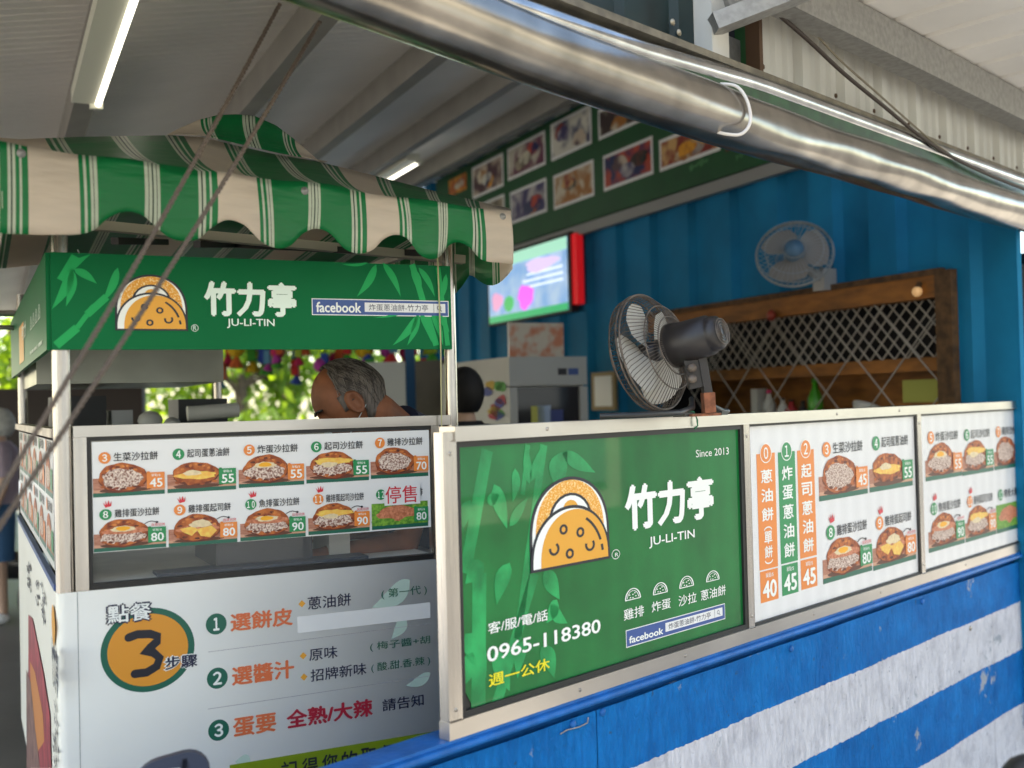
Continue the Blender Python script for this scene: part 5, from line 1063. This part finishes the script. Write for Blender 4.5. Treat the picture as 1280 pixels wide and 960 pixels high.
for i,(px_,Y_,h,r_,lab) in enumerate(((15,22,5.5,2.0,'bright green tree beyond the stall at the far left edge of the photo'),(110,23,5,2.0,'bright green tree seen through the left end of the cart opening'),(300,21.5,4.6,1.9,'lime green tree just right of the rear cart post'),(355,22.5,5,2.0,'lime green tree glowing left of the bowed man'),(430,24,5.2,2.0,'tree behind the bowed man\'s head'))):
    p=at(px_,500,Y_); tree(p.x,p.y,h,r_,lab,i*3+1)
# stall of hanging toys beyond the cart
R=random.Random(21); tc=[(.50,.02,.10),(.03,.08,.40),(.05,.35,.04),(.70,.45,.02),(.60,.12,.03),(.10,.30,.45),(.45,.05,.35),(.35,.50,.05),(.55,.03,.03)]
tm=[M('toy',c,.85) for c in tc]; tn=['pink','blue','green','yellow','orange','teal','purple','lime','red']; st_=thing('market_stall',at(400,500,9.0).xy.to_3d(),'market stall beyond the cart with a dark frame and grey table','stall')
YS=9.2
m=MB(); a=at(268,430,YS); b=at(560,430,YS); m.bar(V((a.x,YS,2.25)),V((b.x,YS,2.25)),.05,.05,gasket); m.bar(V((a.x,YS,2.25)),V((a.x,YS,0)),.05,.05,gasket); m.bar(V((b.x,YS,2.25)),V((b.x,YS,0)),.05,.05,gasket); m.build('stall_frame',st_)
m=MB(); m.bar(V((a.x+.2,YS+.3,.75)),V((b.x-.4,YS+.3,.75)),.9,1.35,M('stall_cover',(.10,.10,.11),.7,noise=.4,scale=3)); m.build('covered_table',st_)
k=0
for i in range(34):
    f=i/33; p=a.lerp(b,f); z=2.18-R.uniform(0,.26)-.10*(i%2); m=MB(); i1=(i*4)%9; i2=(i1+1+i//9)%9; c=tm[i1]; c2=tm[i2]; q=V((p.x+R.uniform(-.05,.05),YS-R.uniform(0,.25),z)); s_=R.uniform(.05,.085)
    
    if i%3: m.bar(q+V((0,0,s_)),q-V((R.uniform(-.03,.03),0,s_)),s_*1.7,s_*.8,c)
    else: m.ball(q,s_,c,10)
    m.lathe(q+V((0,-.01,-s_*2.2)),(R.uniform(-.3,.3),0,1),[(0,0),(s_*.8,.01),(s_*.45,s_*.9),(0,s_*1.5)],c2,7,False); m.tube([q,V((q.x,q.y,2.25))],.004,gasket,4)
    m.build('hanging_toy',label=f'{tn[i1]} over {tn[i2]} toy hanging in the market stall row beyond the cart',cat='toy',group='toys hanging from the market stall')
m=MB(); wb=M('board_white',(.50,.53,.52),.6); a=at(447,540,7.2); b=at(506,452,7.2); m.raw([V((x,y,z)) for x in (a.x,b.x) for y in (7.2,7.25) for z in (.1,b.z)],[[0,1,3,2],[4,6,7,5],[0,4,5,1],[2,3,7,6],[0,2,6,4],[1,5,7,3]],wb); m.build('white_board',label='plain white board standing behind the bowed man',cat='board')
m=MB(); a=at(508,540,7.4); b=at(518,448,7.4); m.raw([V((x,y,z)) for x in (a.x,b.x) for y in (7.4,7.46) for z in (.1,b.z+.2)],[[0,1,3,2],[4,6,7,5],[0,4,5,1],[2,3,7,6],[0,2,6,4],[1,5,7,3]],M('post_blue',(.01,.10,.25),.5)); m.build('blue_post',label='dark blue post right of the white board behind the cart',cat='post')
m=MB(); a=at(520,560,7.6); b=at(556,450,7.6); m.raw([V((x,y,z)) for x in (a.x,b.x) for y in (7.6,8.1) for z in (.1,b.z)],[[0,1,3,2],[4,6,7,5],[0,4,5,1],[2,3,7,6],[0,2,6,4],[1,5,7,3]],M('cabinet_taupe',(.22,.20,.16),.6,noise=.3,scale=4)); m.build('grey_cabinet',label='dull grey brown cabinet between blue post and cart post',cat='cabinet')
# parked scooter silhouettes left of the cart
def scooter(x,y,rot,lab,col):
    t=thing('scooter',(x,y,0),lab,'scooter','scooters parked beyond the cart'); c=math.cos(rot); s=math.sin(rot); P=lambda a,b,z:V((x+a*c-b*s,y+a*s+b*c,z)); bm=M('scooter_paint',col,.25,coat=.6)
    for a in (-.62,.62):
        m=MB(); m.lathe(P(a,-.05,.24),P(0,1,0)-V((x,y,0)),[(.10,0),(.22,.0),(.24,.05),(.22,.10),(.10,.10)],gasket,20); m.build('wheel',t)
    m=MB(); m.tube([P(-.75,0,.62),P(-.35,0,.60),P(-.05,0,.40),P(.25,0,.34),P(.45,0,.60),P(.52,0,.95)],0,bm,12,rf=lambda i:[.09,.16,.15,.12,.13,.08][i]); m.build('body',t)
    m=MB(); m.tube([P(-.75,0,.78),P(-.4,0,.80),P(-.10,0,.76)],0,gasket,12,rf=lambda i:[.07,.12,.08][i]); m.build('seat',t)
    m=MB(); m.tube([P(.50,-.32,1.05),P(.54,0,1.0),P(.50,.32,1.05)],.018,gasket,8); m.tube([P(.62,0,.26),P(.54,0,1.0)],.025,gasket,8); m.build('handlebar',t)
    m=MB(); m.ball(P(.62,0,.88),.08,hwin,12); m.build('headlight',t)
p=at(-10,600,8.6); scooter(p.x,p.y,.3,'black scooter parked behind the person at the far left edge',(.02,.02,.02))
p=at(130,560,8.5); scooter(p.x,p.y,1.2,'dark scooter parked behind the left end of the cart',(.03,.03,.04))
p=at(420,560,8.0); scooter(p.x,p.y,.5,'dark grey scooter parked behind the bowed man',(.05,.05,.06))
# left far wall band and awnings
m=MB(); a=at(-60,545,10.5); b=at(62,478,10.5); m.raw([V((x,y,z)) for x in (a.x-1,b.x+.9) for y in (10.5,10.6) for z in (.9,b.z-.05)],[[0,1,3,2],[4,6,7,5],[0,4,5,1],[2,3,7,6],[0,2,6,4],[1,5,7,3]],M('hoarding_dark',(.035,.025,.022),.7)); m.build('hoarding',label='dark brown hoarding beyond the left end of the cart',cat='hoarding')
m=MB(); a=at(-30,392,4.2); b=at(19,392,4.2); m.tube([V((a.x,4.2,a.z)),V((b.x,4.3,b.z+.01))],.013,steel_d,8); m.tube([V((a.x,4.2,a.z-.05)),V((b.x,4.3,b.z-.05))],.010,steel_d,8); m.build('steel_pipe',label='pair of dull steel pipes meeting the far corner of the side header',cat='pipe')
# ================================================================ FRONT: STOOL BACK AND DARK KNOB
chm=M('chair_slate',(.055,.065,.10),.45,noise=.2,scale=8)
t=thing('chair',at(215,1150,2.25).xy.to_3d()+V((0,0,.1)),'dark slate plastic chair whose rounded back shows before the cart','chair')
CH=Plane(at(215,940,2.28),76)
f=CH.frame(); a=CH.sz(163,962); b=CH.sz(262,928); zt=b[1]; zb=zt-.42; w_=b[0]-a[0]
def rr_outline(s0,s1,z0,z1,r,n=6,tilt=0):
    out=[]
    for cx,cz,a0 in ((s1-r,z1-r,0),(s0+r,z1-r,90),(s0+r,z0+r,180),(s1-r,z0+r,270)):
        for i in range(n+1): t_=math.radians(a0+90*i/n); x=cx+r*math.cos(t_); z=cz+r*math.sin(t_); out.append((x,z-(tilt*((x-s0)/(s1-s0)-1))**2*0-(.030*(1-min(1,(x-s0)/(s1-s0))) if z>z0+.2 else 0)))
    return out
def slabout(m,P,out,inn,o0,o1,mat):
    n=len(out); vo=[P.pt(x,z,o) for o in (o0,o1) for x,z in out]; vi=[P.pt(x,z,o) for o in (o0,o1) for x,z in inn]; vs=vo+vi
    fs=[]
    for i in range(n):
        j=(i+1)%n; fs+=[[i,j,n+j,n+i],[2*n+i,3*n+i,3*n+j,2*n+j],[n+i,n+j,3*n+j,3*n+i],[i,2*n+i,2*n+j,j]]
    m.raw(vs,fs,mat)
m=MB(); O_=rr_outline(a[0],b[0],zb,zt,.055); I_=rr_outline(a[0]+.045,b[0]-.028,zt-.17,zt-.040,.03); slabout(m,CH,O_,I_,0,.022,chm); m.build('backrest',t)
m=MB(); I2=rr_outline(a[0]+.10,b[0]-.040,zt-.055,zt-.022,.015); m.pg(f,I2,.0225,M('chair_dark',(.03,.035,.055),.5)); m.build('hand_grip',t)
m=MB(); m.box(CH,a[0],b[0],zb-.02,zb+.02,-.02,.42,chm); m.build('seat',t)
for x in (a[0]+.03,b[0]-.03):
    for o_ in (.02,.38): m=MB(); m.tube([CH.pt(x,zb,o_),CH.pt(x,.10,o_)],.014,steel_d,8); m.build('leg',t)
c=at(1276,962,2.0); t=thing('scooter',(c.x+.25,c.y+.15,.10),'black scooter mostly out of frame with only its dark grip at the lower right corner','scooter')
m=MB(); m.ball(c+V((.02,0,-.018)),.05,gasket,16,(1.1,1,.9)); m.build('mirror',t); m=MB(); m.tube([c+V((.02,0,-.03)),c+V((.10,.05,-.22)),c+V((.25,.10,-.30))],.010,gasket,8); m.tube([c+V((.25,.15,-.30)),c+V((.30,.2,-1.05))],.03,gasket,8); m.build('handlebar',t)
print('TRIS',sum(sum(len(p.vertices)-2 for p in o.data.polygons) for o in bpy.data.objects if o.type=='MESH'))
